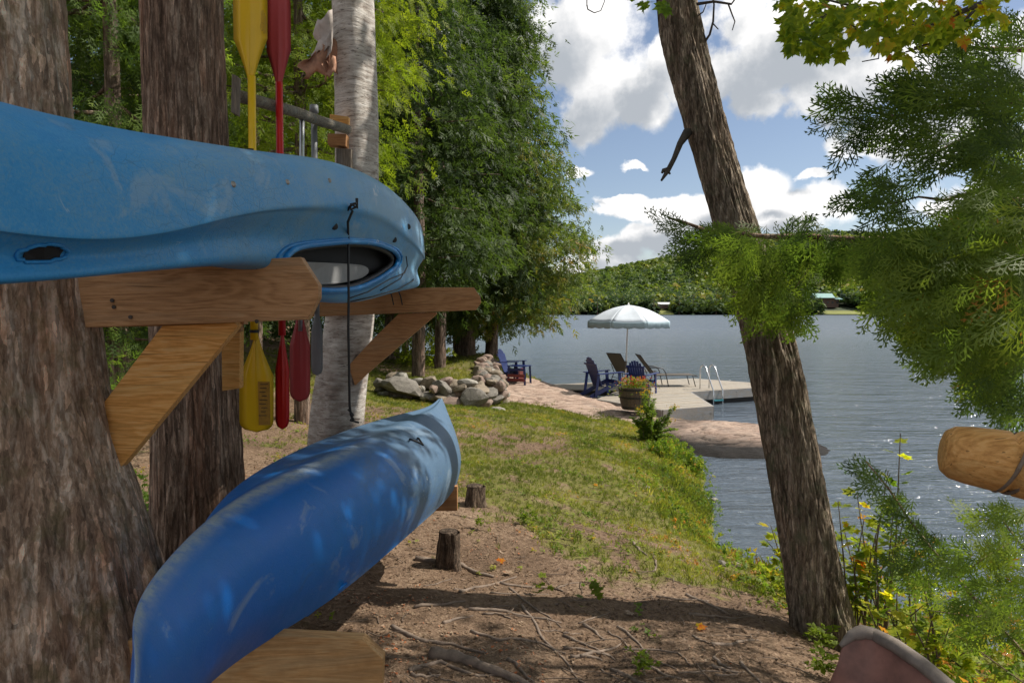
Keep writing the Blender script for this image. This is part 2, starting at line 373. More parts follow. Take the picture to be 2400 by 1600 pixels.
def kayak_mat(name, deep, mid, pale, scuff):
    t = NT(name); wear = t.attr('wear'); rub = t.attr('rub')
    big = t.noise(2.4, 5, 0.6, t.mapping((1.6, 0.8, 1.6)), 0.8); fine = t.noise(150, 3, 0.8); med = t.noise(18, 5, 0.7)
    f = t.math('ADD', t.math('MULTIPLY', big, 0.75), t.math('MULTIPLY', wear, 0.62))
    f = t.math('ADD', f, t.math('MULTIPLY', t.math('SUBTRACT', fine, .5), 0.55)); f = t.math('ADD', f, t.math('MULTIPLY', med, 0.26))
    col = t.ramp(f, [(0.40, deep), (0.72, mid), (1.0, pale)])
    # scratches running along the boat
    s1 = t.noise(16, 3, 0.8, t.mapping((9, 0.5, 9), (0.2, 0.1, 0.15)), 0.4); s2 = t.noise(24, 2, 0.8, t.mapping((3, 1.2, 11), (0.5, 0.3, 0.4)), 1.6)
    scr = t.math('MAXIMUM', t.ramp(s1, [(0.66, 0.0), (0.72, 0.6)]), t.ramp(s2, [(0.68, 0.0), (0.74, 0.5)]))
    scr = t.math('MULTIPLY', scr, t.ramp(t.noise(3.3, 3), [(0.42, 0.0), (0.62, 0.8)]))
    col = t.mix(scr, col, scuff)
    patch = t.ramp(t.noise(3.6, 6, 0.62, t.mapping((1.0, 1.0, 1.3)), 0.8), [(0.60, 0.0), (0.67, 0.42)])
    col = t.mix(patch, col, scuff)
    rb = t.math('MULTIPLY', rub, t.ramp(t.noise(26, 6, 0.8), [(0.3, 0.15), (0.62, 1.0)]), True)
    col = t.mix(rb, col, tuple(q * 1.0 for q in scuff))
    wv = t.mix(0.05, t.co, t.noise(6, 3, .6, col=True), 'ADD')
    cz = t.voro(38, t.mapping((1.0, .45, 1.0), (.3, .2, .6), wv), 'DISTANCE_TO_EDGE').outputs['Distance']; cz2 = t.voro(15, t.mapping((1.2, .35, 1.0), (.1, .5, .2), wv), 'DISTANCE_TO_EDGE').outputs['Distance']
    web = t.math('MAXIMUM', t.ramp(cz, [(0.0, .55), (0.022, 0.0)]), t.ramp(cz2, [(0.0, .6), (0.010, 0.0)]))
    web = t.math('MULTIPLY', web, t.math('MULTIPLY', t.ramp(t.noise(4.5, 4, .6), [(0.40, 0.0), (0.62, 1.0)]), t.math('ADD', wear, .25)), True)
    col = t.mix(web, col, tuple(q * .35 for q in mid))
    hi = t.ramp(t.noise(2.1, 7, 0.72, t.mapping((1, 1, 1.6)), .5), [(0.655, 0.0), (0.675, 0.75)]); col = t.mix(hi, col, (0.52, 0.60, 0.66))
    spk = t.ramp(t.voro(90).outputs['Distance'], [(0.03, .5), (0.07, 0.0)]); col = t.mix(spk, col, scuff)
    dirt = t.ramp(t.noise(6, 6, 0.72, None, 1.0), [(0.60, 0.0), (0.74, 0.28)])
    col = t.mix(dirt, col, (0.055, 0.06, 0.05))
    rough = t.ramp(t.math('ADD', t.math('MULTIPLY', med, 0.6), t.math('MULTIPLY', wear, 0.25)), [(0.2, 0.36), (0.8, 0.58)])
    h = t.math('ADD', t.math('MULTIPLY', fine, 0.22), t.math('MULTIPLY', scr, -0.5)); h = t.math('ADD', h, t.math('MULTIPLY', t.noise(5, 2), 1.6)); h = t.math('ADD', h, t.math('MULTIPLY', web, -.4))
    t.bsdf(col, rough, t.bump(h, 0.3, 0.009), spec=0.28); return t.m
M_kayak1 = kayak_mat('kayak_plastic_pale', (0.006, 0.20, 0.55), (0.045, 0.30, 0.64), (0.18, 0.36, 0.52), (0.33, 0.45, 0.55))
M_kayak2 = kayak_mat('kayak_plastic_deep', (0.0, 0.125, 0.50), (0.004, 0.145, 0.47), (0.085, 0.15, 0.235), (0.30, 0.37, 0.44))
M_black = simple('black_rubber', (0.012, 0.012, 0.013), 0.55, 0.3, 12)
M_liner = simple('cockpit_dark', (0.010, 0.010, 0.011), 0.8, 0.2, 12)
M_foam = simple('grey_foam', (0.30, 0.30, 0.30), 0.85, 0.08, 30)
M_screw = simple('screw_metal', (0.35, 0.33, 0.31), 0.35, 0.2, 60, 1.0)
M_yellow = simple('paddle_yellow', (0.86, 0.53, 0.008), 0.38, 0.07, 3, 0, 0.05)
M_red = simple('paddle_red', (0.58, 0.010, 0.012), 0.36, 0.12, 3, 0, 0.05)
M_redblade = simple('paddle_dusty_red', (0.48, 0.055, 0.06), 0.5, 0.12, 3, 0, 0.05)
M_grey = simple('paddle_grey', (0.20, 0.21, 0.22), 0.5, 0.15, 6)
M_alu = simple('aluminium', (0.55, 0.57, 0.60), 0.3, 0.08, 20, 0.9)
M_steel = simple('stainless', (0.75, 0.76, 0.78), 0.18, 0.05, 20, 1.0)
M_teal = simple('teal_step', (0.03, 0.20, 0.24), 0.5, 0.1, 20)
M_sticker = simple('sticker_brown', (0.42, 0.22, 0.03), 0.6, 0.2, 60)
M_navy = simple('chair_navy', (0.006, 0.018, 0.105), 0.4, 0.15, 6)
M_maroon = simple('chair_maroon', (0.16, 0.030, 0.028), 0.6, 0.25, 6)
M_sling = simple('sling_fabric', (0.105, 0.088, 0.068), 0.8, 0.15, 60)
M_frame = simple('lounger_frame', (0.030, 0.027, 0.026), 0.4, 0.2, 20)
M_canvas = simple('umbrella_canvas', (0.62, 0.67, 0.73), 0.8, 0.08, 5)
M_canvas_rim = simple('umbrella_rim', (0.34, 0.45, 0.50), 0.8, 0.1, 5)
M_white = simple('white_metal', (0.72, 0.71, 0.69), 0.4, 0.05, 20)
M_barrel = wood('barrel_staves', (0.06, 0.045, 0.03), (0.12, 0.09, 0.065), (0.20, 0.15, 0.11), 'z')
M_hoop = simple('barrel_hoop', (0.04, 0.037, 0.035), 0.6, 0.3, 30, 0.6)
M_canoe = simple('canoe_maroon', (0.27, 0.125, 0.095), 0.6, 0.45, 9)
M_gunwale = simple('canoe_gunwale', (0.23, 0.19, 0.16), 0.75, 0.3, 25)
M_dark = simple('dark_float', (0.025, 0.023, 0.022), 0.7, 0.2, 8)
M_roof = simple('metal_roof_green', (0.22, 0.38, 0.36), 0.5, 0.08, 1)
M_wallb = simple('log_wall', (0.11, 0.065, 0.05), 0.8, 0.2, 1)
M_glass = simple('window_dark', (0.03, 0.035, 0.04), 0.15, 0.1, 1)
M_soil = simple('soil', (0.045, 0.03, 0.02), 0.95, 0.3, 30)
M_twig = simple('twig', (0.15, 0.11, 0.08), 0.85, 0.35, 20)
M_root = simple('root', (0.20, 0.15, 0.115), 0.85, 0.4, 22, 0, 0.6)
M_deadtwig = simple('dead_branch', (0.075, 0.062, 0.052), 0.9, 0.3, 30)
M_mast = simple('mast_steel', (0.16, 0.16, 0.17), 0.6, 0.2, 1)

def leafmat(name, stops, trans=0.5, tcol=None, rough=0.55):
    t = NT(name); tint = t.attr('tint')
    n = t.noise(55, 2, 0.5)
    f = t.math('ADD', tint, t.math('MULTIPLY', t.math('SUBTRACT', n, 0.5), 0.25), True)
    col = t.ramp(f, stops)
    b = t.bsdf(col, rough, spec=0.22)
    tr = t.n('ShaderNodeBsdfTranslucent'); t.put(t.mix(1.0, col, tcol or (1.9, 2.0, 0.9), 'MULTIPLY'), tr.inputs['Color'])
    mx = t.n('ShaderNodeMixShader'); mx.inputs[0].default_value = trans
    t.t.links.new(b.outputs[0], mx.inputs[1]); t.t.links.new(tr.outputs[0], mx.inputs[2]); t.t.links.new(mx.outputs[0], t.out.inputs['Surface'])
    return t.m
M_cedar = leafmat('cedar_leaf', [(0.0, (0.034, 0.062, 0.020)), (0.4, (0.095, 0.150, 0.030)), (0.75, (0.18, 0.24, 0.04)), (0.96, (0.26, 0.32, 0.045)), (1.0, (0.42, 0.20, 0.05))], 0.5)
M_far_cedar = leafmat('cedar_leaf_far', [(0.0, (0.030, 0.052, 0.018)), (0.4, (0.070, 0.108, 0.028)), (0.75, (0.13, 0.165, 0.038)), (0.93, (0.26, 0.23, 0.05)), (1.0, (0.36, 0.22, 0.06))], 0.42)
M_lime = leafmat('leaf_lime', [(0.0, (0.06, 0.10, 0.012)), (0.5, (0.14, 0.19, 0.018)), (1.0, (0.28, 0.31, 0.03))], 0.5)
M_maple = leafmat('maple_leaf', [(0.0, (0.07, 0.13, 0.02)), (0.4, (0.16, 0.24, 0.025)), (0.75, (0.40, 0.42, 0.03)), (0.93, (0.55, 0.42, 0.03)), (1.0, (0.55, 0.17, 0.03))], 0.55)
M_grass = leafmat('grass_blade', [(0.0, (0.055, 0.080, 0.015)), (0.45, (0.13, 0.15, 0.028)), (0.8, (0.28, 0.26, 0.06)), (1.0, (0.45, 0.36, 0.15))], 0.4)
M_herb = leafmat('herb_leaf', [(0.0, (0.045, 0.09, 0.018)), (0.5, (0.13, 0.20, 0.028)), (0.85, (0.28, 0.30, 0.04)), (1.0, (0.45, 0.20, 0.05))], 0.45)
M_flowery = leafmat('goldenrod_bloom', [(0.0, (0.45, 0.28, 0.01)), (1.0, (0.75, 0.50, 0.03))], 0.3, (1, 1, 1))
M_flower = leafmat('planter_bloom', [(0.0, (0.55, 0.02, 0.02)), (0.5, (0.60, 0.08, 0.02)), (0.75, (0.75, 0.35, 0.03)), (1.0, (0.70, 0.25, 0.30))], 0.3, (1, 1, 1))
M_litter = leafmat('leaf_litter', [(0.0, (0.09, 0.055, 0.035)), (0.6, (0.24, 0.155, 0.095)), (0.92, (0.38, 0.28, 0.19)), (1.0, (0.45, 0.13, 0.04))], 0.15, (1, 1, 1))
M_forest = leafmat('far_forest_leaf', [(0.0, (0.028, 0.052, 0.034)), (0.35, (0.055, 0.092, 0.030)), (0.7, (0.13, 0.175, 0.036)), (0.95, (0.23, 0.235, 0.05)), (1.0, (0.30, 0.22, 0.06))], 0.3)

# ground
t = NT('ground_soil'); g = t.attr('grass')
big = t.noise(1.3, 6, 0.65); fine = t.noise(38, 6, 0.75); mid = t.noise(9, 6, 0.7); grit = t.voro(75).outputs['Distance']
soil = t.ramp(t.math('ADD', t.math('MULTIPLY', big, 0.4), t.math('MULTIPLY', fine, 0.6)), [(0.33, (0.060, 0.038, 0.025)), (0.5, (0.185, 0.122, 0.080)), (0.68, (0.38, 0.275, 0.19))])
soil = t.mix(t.ramp(mid, [(0.5, 0.0), (0.68, 0.5)]), soil, (0.105, 0.07, 0.045))
gr = t.ramp(t.math('ADD', t.math('MULTIPLY', mid, 0.5), t.math('MULTIPLY', fine, 0.5)), [(0.35, (0.09, 0.085, 0.026)), (0.55, (0.17, 0.165, 0.045)), (0.75, (0.27, 0.235, 0.09))])
col = t.mix(t.ramp(t.math('ADD', g, t.math('MULTIPLY', t.math('SUBTRACT', mid, 0.5), 0.9)), [(0.35, 0.0), (0.65, 0.95)]), soil, gr)
h = t.math('ADD', t.math('MULTIPLY', fine, 0.8), t.math('MULTIPLY', mid, 1.2)); h = t.math('ADD', h, t.math('MULTIPLY', grit, 0.4))
t.bsdf(col, 0.95, t.bump(h, 0.7, 0.022), spec=0.15); M_ground = t.m

def rockmat(name, a, b, c, crack=True):
    t = NT(name); n = t.noise(2.2, 7, 0.68); f = t.noise(30, 6, 0.75); s = t.noise(5, 5, 0.7, t.mapping((0.5, 2.5, 2)), 0.5)
    col = t.ramp(t.math('ADD', t.math('MULTIPLY', n, 0.5), t.math('MULTIPLY', f, 0.5)), [(0.33, a), (0.5, b), (0.68, c)])
    col = t.mix(t.ramp(s, [(0.50, 0.0), (0.60, 0.75)]), col, tuple(q * 0.5 for q in a))
    lich = t.ramp(t.noise(1.3, 6, .75), [(0.54, 0.0), (0.66, 0.5)]); col = t.mix(lich, col, (.20, .185, .165))
    sp = t.n('ShaderNodeSeparateXYZ'); geo = t.n('ShaderNodeNewGeometry'); t.put(geo.outputs['Position'], sp.inputs[0])
    wet = t.n('ShaderNodeMapRange'); wet.inputs['From Min'].default_value = -1.10; wet.inputs['From Max'].default_value = -1.22
    t.put(t.math('ADD', sp.outputs[2], t.math('MULTIPLY', n, -0.10)), wet.inputs['Value'])
    col = t.mix(wet.outputs[0], col, (0.02, 0.017, 0.015))
    t.bsdf(col, 0.85, t.bump(t.math('ADD', t.math('MULTIPLY', s, 1.4), f), 0.8, 0.03), spec=0.25); return t.m
M_rock = rockmat('granite_pink', (0.25, 0.165, 0.125), (0.47, 0.34, 0.265), (0.62, 0.49, 0.40))
def stone_mat(name, a, b):
    t = NT(name); n = t.noise(7, 6, 0.7); f = t.noise(40, 5, 0.75)
    col = t.ramp(t.math('ADD', t.math('MULTIPLY', n, 0.5), t.math('MULTIPLY', f, 0.5)), [(0.34, a), (0.66, b)])
    t.bsdf(col, 0.9, t.bump(t.math('ADD', n, f), 0.6, 0.02), spec=0.2); return t.m
M_stones = [stone_mat('stone_grey', (0.10, 0.09, 0.08), (0.28, 0.255, 0.22)), stone_mat('stone_tan', (0.14, 0.11, 0.08), (0.36, 0.30, 0.23)),
            stone_mat('stone_pink', (0.17, 0.12, 0.10), (0.36, 0.27, 0.22)), stone_mat('stone_pale', (0.18, 0.165, 0.14), (0.42, 0.39, 0.34))]

# water
t = NT('lake_water')
geo = t.n('ShaderNodeNewGeometry').outputs['Position']
w1 = t.noise(3.2, 4, 0.6, t.mapping((0.55, 1.5, 1), (0, 0, R(-12)), geo), 0.6)
w2 = t.noise(0.55, 3, 0.55, t.mapping((0.5, 1.6, 1), (0, 0, R(8)), geo), 0.4)
w3 = t.noise(0.035, 3, 0.5, t.mapping((0.3, 1.5, 1), (0, 0, 0), geo))
h = t.math('ADD', t.math('MULTIPLY', w1, 0.085), t.math('MULTIPLY', w2, 0.24))
h = t.math('MULTIPLY', h, t.math('ADD', 0.55, w3))
spw = t.n('ShaderNodeSeparateXYZ'); t.put(geo, spw.inputs[0]); mrw = t.n('ShaderNodeMapRange'); mrw.inputs['From Min'].default_value = 10; mrw.inputs['From Max'].default_value = 120; mrw.inputs['To Min'].default_value = 0.07; mrw.inputs['To Max'].default_value = 0.30; t.put(spw.outputs[1], mrw.inputs['Value']); t.rough_ = mrw.outputs[0]
b = t.bsdf((0.085, 0.108, 0.135), t.rough_, t.bump(h, 1.0, 1.0), spec=0.55)
b.inputs['IOR'].default_value = 1.33
M_water = t.m

# ------------------------------------------------------------------ terrain
WATER = -1.3
land_pts = [(0, 0, 0), (-3, 0, .12), (-6, 2, .3), (0, 2.8, 0), (-2, 3, .02), (1.4, 2.6, -.06), (.5, 3.5, -.1), (1.68, 3.7, -.3), (2.4, 3.4, -.6), (2.2, 2.2, -.3),
            (.35, 4.4, -.1), (-.9, 4.4, -.02), (.35, 6.4, -.25), (1.2, 5.75, -.42), (1.2, 8.2, -.5), (2.0, 8, -.72), (.87, 10.9, -.46), (-.43, 8.8, -.33),
            (.75, 16, -.80), (.5, 17.6, -.92), (.5, 19, -.95), (2.3, 15.4, -1.08), (.75, 14.9, -.70), (2.3, 13.9, -.85), (2.4, 12, -.8), (-2.4, 12.3, -.18), (-2.44, 6.6, .08), (-5, 9, .3), (-7.8, 23, .3), (-.6, 14.5, -.55), (-1.7, 14, -.42),
            (-3.2, 14.6, -.2), (0.0, 20.5, -.7), (0, 24, -.6), (-2, 20, -.5), (-3, 27, -.5), (-5, 22, -.2), (-9, 12, .6), (-14, 10, .8), (-14, 28, .8), (-30, 30, 2), (-30, 0, 2),
            (0, -10, .2), (4, -6, -.3), (-10, -14, 1), (1.6, 18.5, -1.0), (1.4, 21, -.9)]
LP = np.array(land_pts, dtype=float)
def _k(r): return np.sqrt(r * r + 0.6)
_A = _k(np.linalg.norm(LP[:, None, :2] - LP[None, :, :2], axis=2)); n_ = len(LP)
_S = np.zeros((n_ + 1, n_ + 1)); _S[:n_, :n_] = _A; _S[n_, :n_] = 1; _S[:n_, n_] = 1
_W = np.linalg.solve(_S + np.eye(n_ + 1) * 1e-6, np.append(LP[:, 2], 0))
SHORE = [(12, -40), (7.5, -6), (5.6, 1.5), (4.4, 4.0), (3.7, 5.2), (3.0, 5.75), (2.45, 6.4), (2.35, 7.6), (2.75, 9.4), (3.25, 11.5), (3.3, 13.6), (2.9, 16), (2.4, 19), (1.4, 23),
         (0.3, 27.3), (-4.5, 28.3), (-9, 33), (-16, 60), (-60, 140), (-400, 260), (-2500, 300), (-2500, -2500), (12, -2500)]
SH = np.array(SHORE, dtype=float)
def shore_sd(x, y):
    a = SH; b = np.roll(SH, -1, 0); dmin = np.full(np.shape(x), 1e9); ins = np.zeros(np.shape(x), dtype=bool)
    for (ax, ay), (bx, by) in zip(a, b):
        dx, dy = bx - ax, by - ay; tt = np.clip(((x - ax) * dx + (y - ay) * dy) / (dx * dx + dy * dy), 0, 1)
        dmin = np.minimum(dmin, np.hypot(x - ax - tt * dx, y - ay - tt * dy))
        c = ((ay > y) != (by > y)); ins ^= c & (x < (bx - ax) * (y - ay) / (by - ay + 1e-12) + ax)
    return np.where(ins, dmin, -dmin)
def terrace(x, y):
    # raised lawn behind the stone wall
    e1 = y - (14.75 + 0.12 * (x + .6)); e2 = -0.62 + 0.035 * (y - 14.5) - x
    return sst(0.0, 0.35, np.minimum(e1, e2)) * sst(-6.0, -3.4, x) * (0.22 + 0.22 * sst(-3.0, -1.0, x))
def zt(x, y):
    x = np.asarray(x, dtype=float); y = np.asarray(y, dtype=float); shp = np.broadcast(x, y).shape
    x = np.broadcast_to(x, shp); y = np.broadcast_to(y, shp)
    xf, yf = np.clip(x, -34, 14).ravel(), np.clip(y, -20, 34).ravel()
    L = np.zeros(xf.shape)
    for i in range(n_): L += _W[i] * _k(np.hypot(xf - LP[i, 0], yf - LP[i, 1]))
    L = (L + _W[n_]).reshape(shp)
    L = np.clip(L, -1.0, 2.2) + terrace(x, y)
    s = shore_sd(x, y) + (f2(x, y, 1.6, 3, 5) - .5) * 0.35
    bank = np.where(s > 0, WATER + s * 0.85, WATER + s * 0.45)
    far = np.hypot(x, y)
    L = L + (f2(x, y, 0.9, 4, 3) - .5) * 0.14 + (f2(x, y, 6, 3, 9) - .5) * 0.035 * (far < 20)
    k = 0.12; hh = np.clip(0.5 + 0.5 * (bank - L) / k, 0, 1)
    return np.maximum(bank * (1 - hh) + L * hh - k * hh * (1 - hh), -4.5)
def z1(x, y): return float(zt(np.array([x]), np.array([y]))[0])
def grass_mask(x, y):
    n = f2(x, y, 1.1, 4, 21); n2 = f2(x, y, 4.0, 3, 22)
    s = sst(3.8, 6.3, y + (x - .3) * 0.7 + (n - .5) * 3.2)
    edge = sst(1.9, 0.7, shore_sd(x, y)) * sst(2.8, 4.2, y)
    left = sst(-1.3, -2.8, x) * sst(13.5, 10.5, y)
    m = np.maximum(s * (1 - 0.75 * left), edge * 0.95) + (n2 - .5) * 1.4
    bare = np.exp(-((x - .1) ** 2 / 0.6 + (y - 9.6) ** 2 / 1.2)) * 0.6 + np.exp(-((x + 1.3) ** 2 / .8 + (y - 11.5) ** 2 / 1.5)) * .5 + np.exp(-((x + 3.2) ** 2 / 2 + (y - 19) ** 2 / 2)) * .6
    m = m - .14 - bare - sst(-4.5, -8, x) * 0.45
    return np.clip(m, 0, 1)
xs = np.concatenate([-np.geomspace(2600, 8, 40), np.arange(-7.9, -2.5, 0.12), np.arange(-2.5, 4.2, 0.05), np.arange(4.2, 7.5, 0.15), np.geomspace(7.7, 2600, 36)])
ys = np.concatenate([-np.geomspace(2600, 3, 30), np.arange(-2.8, 1.0, 0.2), np.arange(1.0, 9, 0.05), np.arange(9, 30, 0.11), np.geomspace(30.3, 2600, 40)])
GX, GY = np.meshgrid(xs, ys); GZ = zt(GX, GY)
def gridmesh(name, X, Y, Z, m, **k):
    h, w = X.shape; idx = np.arange(h * w).reshape(h, w)
    Fq = np.stack([idx[:-1, :-1], idx[:-1, 1:], idx[1:, 1:], idx[1:, :-1]], -1).reshape(-1, 4)
    return npmesh(name, np.stack([X, Y, Z], -1).reshape(-1, 3), Fq, m, smooth=True, **k)
ground = gridmesh('ground', GX, GY, GZ, M_ground, attrs={'grass': grass_mask(GX, GY).ravel()}, kind='structure')
MB().add([(-3000, -3000, WATER), (3000, -3000, WATER), (3000, 3000, WATER), (-3000, 3000, WATER)], [(0, 1, 2, 3)]).build('lake_water', M_water, kind='structure')

# bedrock slabs
ridge = np.array([(-1.0, 22.3, -.48), (0.1, 20.8, -.54), (0.9, 19.5, -.66), (1.9, 18, -.87), (2.5, 17, -.96), (3.0, 16, -1.05), (3.75, 15.4, -1.12), (4.6, 15, -1.05), (5.4, 14.5, -1.08), (6.1, 14.2, -1.18), (7.2, 13.8, -1.5)])
rx = np.arange(-2, 8, 0.06); ry = np.arange(11.5, 25, 0.06); RX, RY = np.meshgrid(rx, ry)
best = np.full(RX.shape, 1e9); RH = np.zeros(RX.shape); SIDE = np.zeros(RX.shape)
for a, b in zip(ridge[:-1], ridge[1:]):
    dx, dy = b[0] - a[0], b[1] - a[1]; tt = np.clip(((RX - a[0]) * dx + (RY - a[1]) * dy) / (dx * dx + dy * dy), 0, 1)
    d = np.hypot(RX - a[0] - tt * dx, RY - a[1] - tt * dy); q = d < best
    RH = np.where(q, a[2] + tt * (b[2] - a[2]), RH); best = np.where(q, d, best); SIDE = np.where(q, (RX - a[0]) * dy - (RY - a[1]) * dx, SIDE)
warp = (f2(RX, RY, 0.8, 3, 41) - .5) * 0.7
bd = np.clip(best + warp * sst(0.3, 1.2, best), 0, 9)
kx = sst(1.9, 3.3, RX); RZ = RH - (0.014 + .041 * kx) * bd ** 2 - 0.5 * np.clip(bd - 1.75, 0, 9) ** 1.5 * kx - 0.16 * bd ** 2 * (SIDE < 0) * (1 - kx)
RZ += (f2(RX, RY, 1.1, 4, 44) - .5) * 0.16 + (f2(RX + RY, RY - RX, 4.5, 3, 45) - .5) * 0.05
cr = np.abs(f2(RX * 0.6, RY * 1.5, 0.9, 4, 47) - .5); RZ -= 0.07 * sst(0.022, 0.0, cr)
gridmesh('bedrock', RX, RY, RZ, M_rock, kind='structure')
def zrock(x, y):
    i = int(np.clip((y - 11.5) / .06, 0, RX.shape[0] - 1)); j = int(np.clip((x + 2) / .06, 0, RX.shape[1] - 1)); return max(float(RZ[i, j]), z1(x, y))

# far hills
hx = np.linspace(-1400, 1800, 260); hy = np.linspace(485, 1700, 90); HX, HY = np.meshgrid(hx, hy)
sil = np.array([(-1400, 22), (-400, 26), (-100, 28), (60, 26), (110, 34), (210, 52), (330, 80), (420, 84), (520, 80), (700, 64), (1000, 48), (1800, 30)])
def hill_z(x, y):
    s0 = 498 + 10 * (f2(x, y * 0, 0.012, 3, 61) - .5) * 2 - 8
    top = np.interp(x * 900 / np.maximum(y, 400), sil[:, 0], sil[:, 1]) - 10
    r = sst(0, 1, (y - s0) / 430.0)
    z = WATER - 0.5 + (y - s0) * 0.05 * sst(-20, 10, y - s0) + r * top * (y / 900) + (f2(x, y, 0.012, 4, 63) - .5) * 14 * r
    return np.where(y < s0, WATER - 2, z)
M_hill = simple('hill_floor', (0.05, 0.065, 0.03), 0.95, 0.4, 0.05)
gridmesh('hills', HX, HY, hill_z(HX, HY), M_hill, kind='structure')

def gp(x, y, z0=-.6):
    """the spot of ground seen at (x, y)"""
    p = ond(x, y, z0)
    for it in range(14): p = ond(x, y, max(min(z1(p.x, p.y), .3), -1.25))
    return p
# ------------------------------------------------------------------ trunks
def trunk_mesh(name, path, m, parent, nseg=72, step=0.02, amp=0.02, hs=16, vs=1.6, seed=0, flare=0.0, lobes=5, stringy=0.6):
    """path: (x, y, z, r) from the foot up; bark is real relief, deeper along the trunk than across it"""
    P = np.array(path, dtype=float); s = np.concatenate([[0], np.cumsum(np.linalg.norm(np.diff(P[:, :3], axis=0), axis=1))])
    fine_len = min(s[-1], 3.9 if step < .1 else 99); u = np.concatenate([np.arange(0, fine_len, step), np.arange(fine_len, s[-1] + .01, .25)]); n = len(u)
    c = np.stack([np.interp(u, s, P[:, k]) for k in range(4)], 1)
    ue = np.linspace(0, s[-1], 600); w = max(2, int(min(0.22, s[-1] * .04) / (s[-1] / 600)))
    for k in range(4):   # soften the corners of the path
        v_ = np.interp(ue, s, P[:, k]); v_ = np.convolve(np.concatenate([np.full(w, v_[0]), v_, np.full(w, v_[-1])]), np.ones(2 * w + 1) / (2 * w + 1), 'valid'); c[:, k] = np.interp(u, ue, v_)
    a = np.linspace(0, 2 * np.pi, nseg, endpoint=False)
    A, U = np.meshgrid(a, u); r = np.repeat(c[:, 3:4], nseg, 1)
    ph = seed * 1.7
    r = r * (1 + 0.05 * np.sin(A * 3 + ph + U * .4) + 0.03 * np.sin(A * 5 + ph * 2 - U * .7))
    if flare: r = r + flare * np.exp(-U / 0.28) * (0.55 + 0.45 * np.sin(A * lobes + ph))
    ca, sa = np.cos(A), np.sin(A)
    N = np.stack([ca * hs * .16, sa * hs * .16, U * vs], -1) + seed * 3.1
    ridge1 = 1 - np.abs(fbm(N * 1.0, 3, seed) * 2 - 1) * 2.2
    ridge2 = 1 - np.abs(fbm(np.stack([ca * hs * .42, sa * hs * .42, U * vs * 2.6], -1) + 9, 3, seed + 5) * 2 - 1) * 2.2
    r = r + amp * (ridge1 * 0.7 + ridge2 * stringy - .4)
    X = c[:, 0:1] + r * ca; Y = c[:, 1:2] + r * sa; Z = np.repeat(c[:, 2:3], nseg, 1)
    V = np.stack([X, Y, Z], -1).reshape(-1, 3); idx = np.arange(n * nseg).reshape(n, nseg); nx = np.roll(idx, -1, 1)
    Fq = np.stack([idx[:-1], nx[:-1], nx[1:], idx[1:]], -1).reshape(-1, 4)
    return npmesh(name, V, Fq, m, parent, smooth=True)

# ------------------------------------------------------------------ foliage templates (all quads; every diamond is one little leaf)
def diamond(p, d, l, w, nrm):
    p = np.array(p, float); d = np.array(d, float); side = np.cross(nrm, d); side /= np.linalg.norm(side) + 1e-9
    m = p + d * l * .5; return [p, m - side * w * .5, p + d * l, m + side * w * .5]
def spray_template(nb=9, nsub=5, l0=0.5, wid=0.03, subl=0.3, seed=0):
    """flat fern-like spray of cedar, unit long, lying in XY, growing along +Y"""
    q = []; rr = random.Random(seed); nrm = np.array([0, 0, 1.])
    bend = lambda y: 0.10 * math.sin(y * 2.2) * (1 if seed % 2 else -1)
    q.append(diamond((0, 0, 0), np.array([bend(.5) * 1.6, 1, 0]) , 0.5, wid * 0.7, nrm)); q.append(diamond((bend(.5), .45, 0), np.array([0, 1, 0]), .55, wid, nrm))
    for i in range(nb):
        tt = 0.07 + 0.88 * i / (nb - 1); s = 1 if i % 2 else -1
        L = l0 * (1 - tt) ** .75 * (0.75 + .45 * rr.random()) * (1 if tt > .15 else .8) + .05
        ang = R(38 + rr.uniform(-8, 8)); d = np.array([s * math.sin(ang), math.cos(ang), rr.uniform(-.12, .12)])
        p = np.array([bend(tt), tt, 0])
        q.append(diamond(p, d, L, wid, nrm))
        k = max(0, int(round(nsub * L / l0)))
        for j in range(k):
            t2 = 0.2 + .75 * j / max(1, k); s2 = 1 if j % 2 else -1
            a2 = ang * s + s2 * R(42); d2 = np.array([math.sin(a2), math.cos(a2), 0]) + np.array([0, 0, rr.uniform(-.1, .1)])
            q.append(diamond(p + d * L * t2, d2, L * subl * (1.25 - t2 * .8) + .02, wid * .85, nrm))
    return np.array(q)                     # (n,4,3)
def clump_template(n=7, l=0.6, w=0.16, seed=0, flat=0.35):
    q = []; rr = random.Random(seed)
    for i in range(n):
        a = rr.uniform(-1.1, 1.1); d = np.array([math.sin(a), math.cos(a), rr.uniform(-.5, .5) * flat * 2]); d /= np.linalg.norm(d)
        p = np.array([rr.uniform(-.15, .15), rr.uniform(0, .45), rr.uniform(-.12, .12)])
        nr = np.array([rr.uniform(-.6, .6), rr.uniform(-.6, .6), 1]); q.append(diamond(p, d, l * rr.uniform(.6, 1.1), w * rr.uniform(.7, 1.2), nr))
    return np.array(q)
T_fine = [spray_template(12, 6, .50, .035, .36, s) for s in range(4)]
T_mid = [spray_template(8, 2, .55, .06, .36, s + 10) for s in range(4)]
T_low = [spray_template(6, 0, .62, .12, .3, s + 20) for s in range(3)] + [clump_template(6, .6, .13, s) for s in range(3)]
T_leafy = [clump_template(7, .42, .22, s + 30, .6) for s in range(4)]
def lighter(tm):
    """the same little leaves as single triangles, for foliage too far off to tell their shape"""
    out = [np.stack([t_[:, 1] - (t_[:, 1] + t_[:, 3] - 2 * t_[:, 0]) * .28, t_[:, 2], t_[:, 3] - (t_[:, 1] + t_[:, 3] - 2 * t_[:, 0]) * .28], 1) for t_ in tm]
    for t_ in out: t_[:] = t_.mean(1, keepdims=True) + (t_ - t_.mean(1, keepdims=True)) * 1.08
    return out
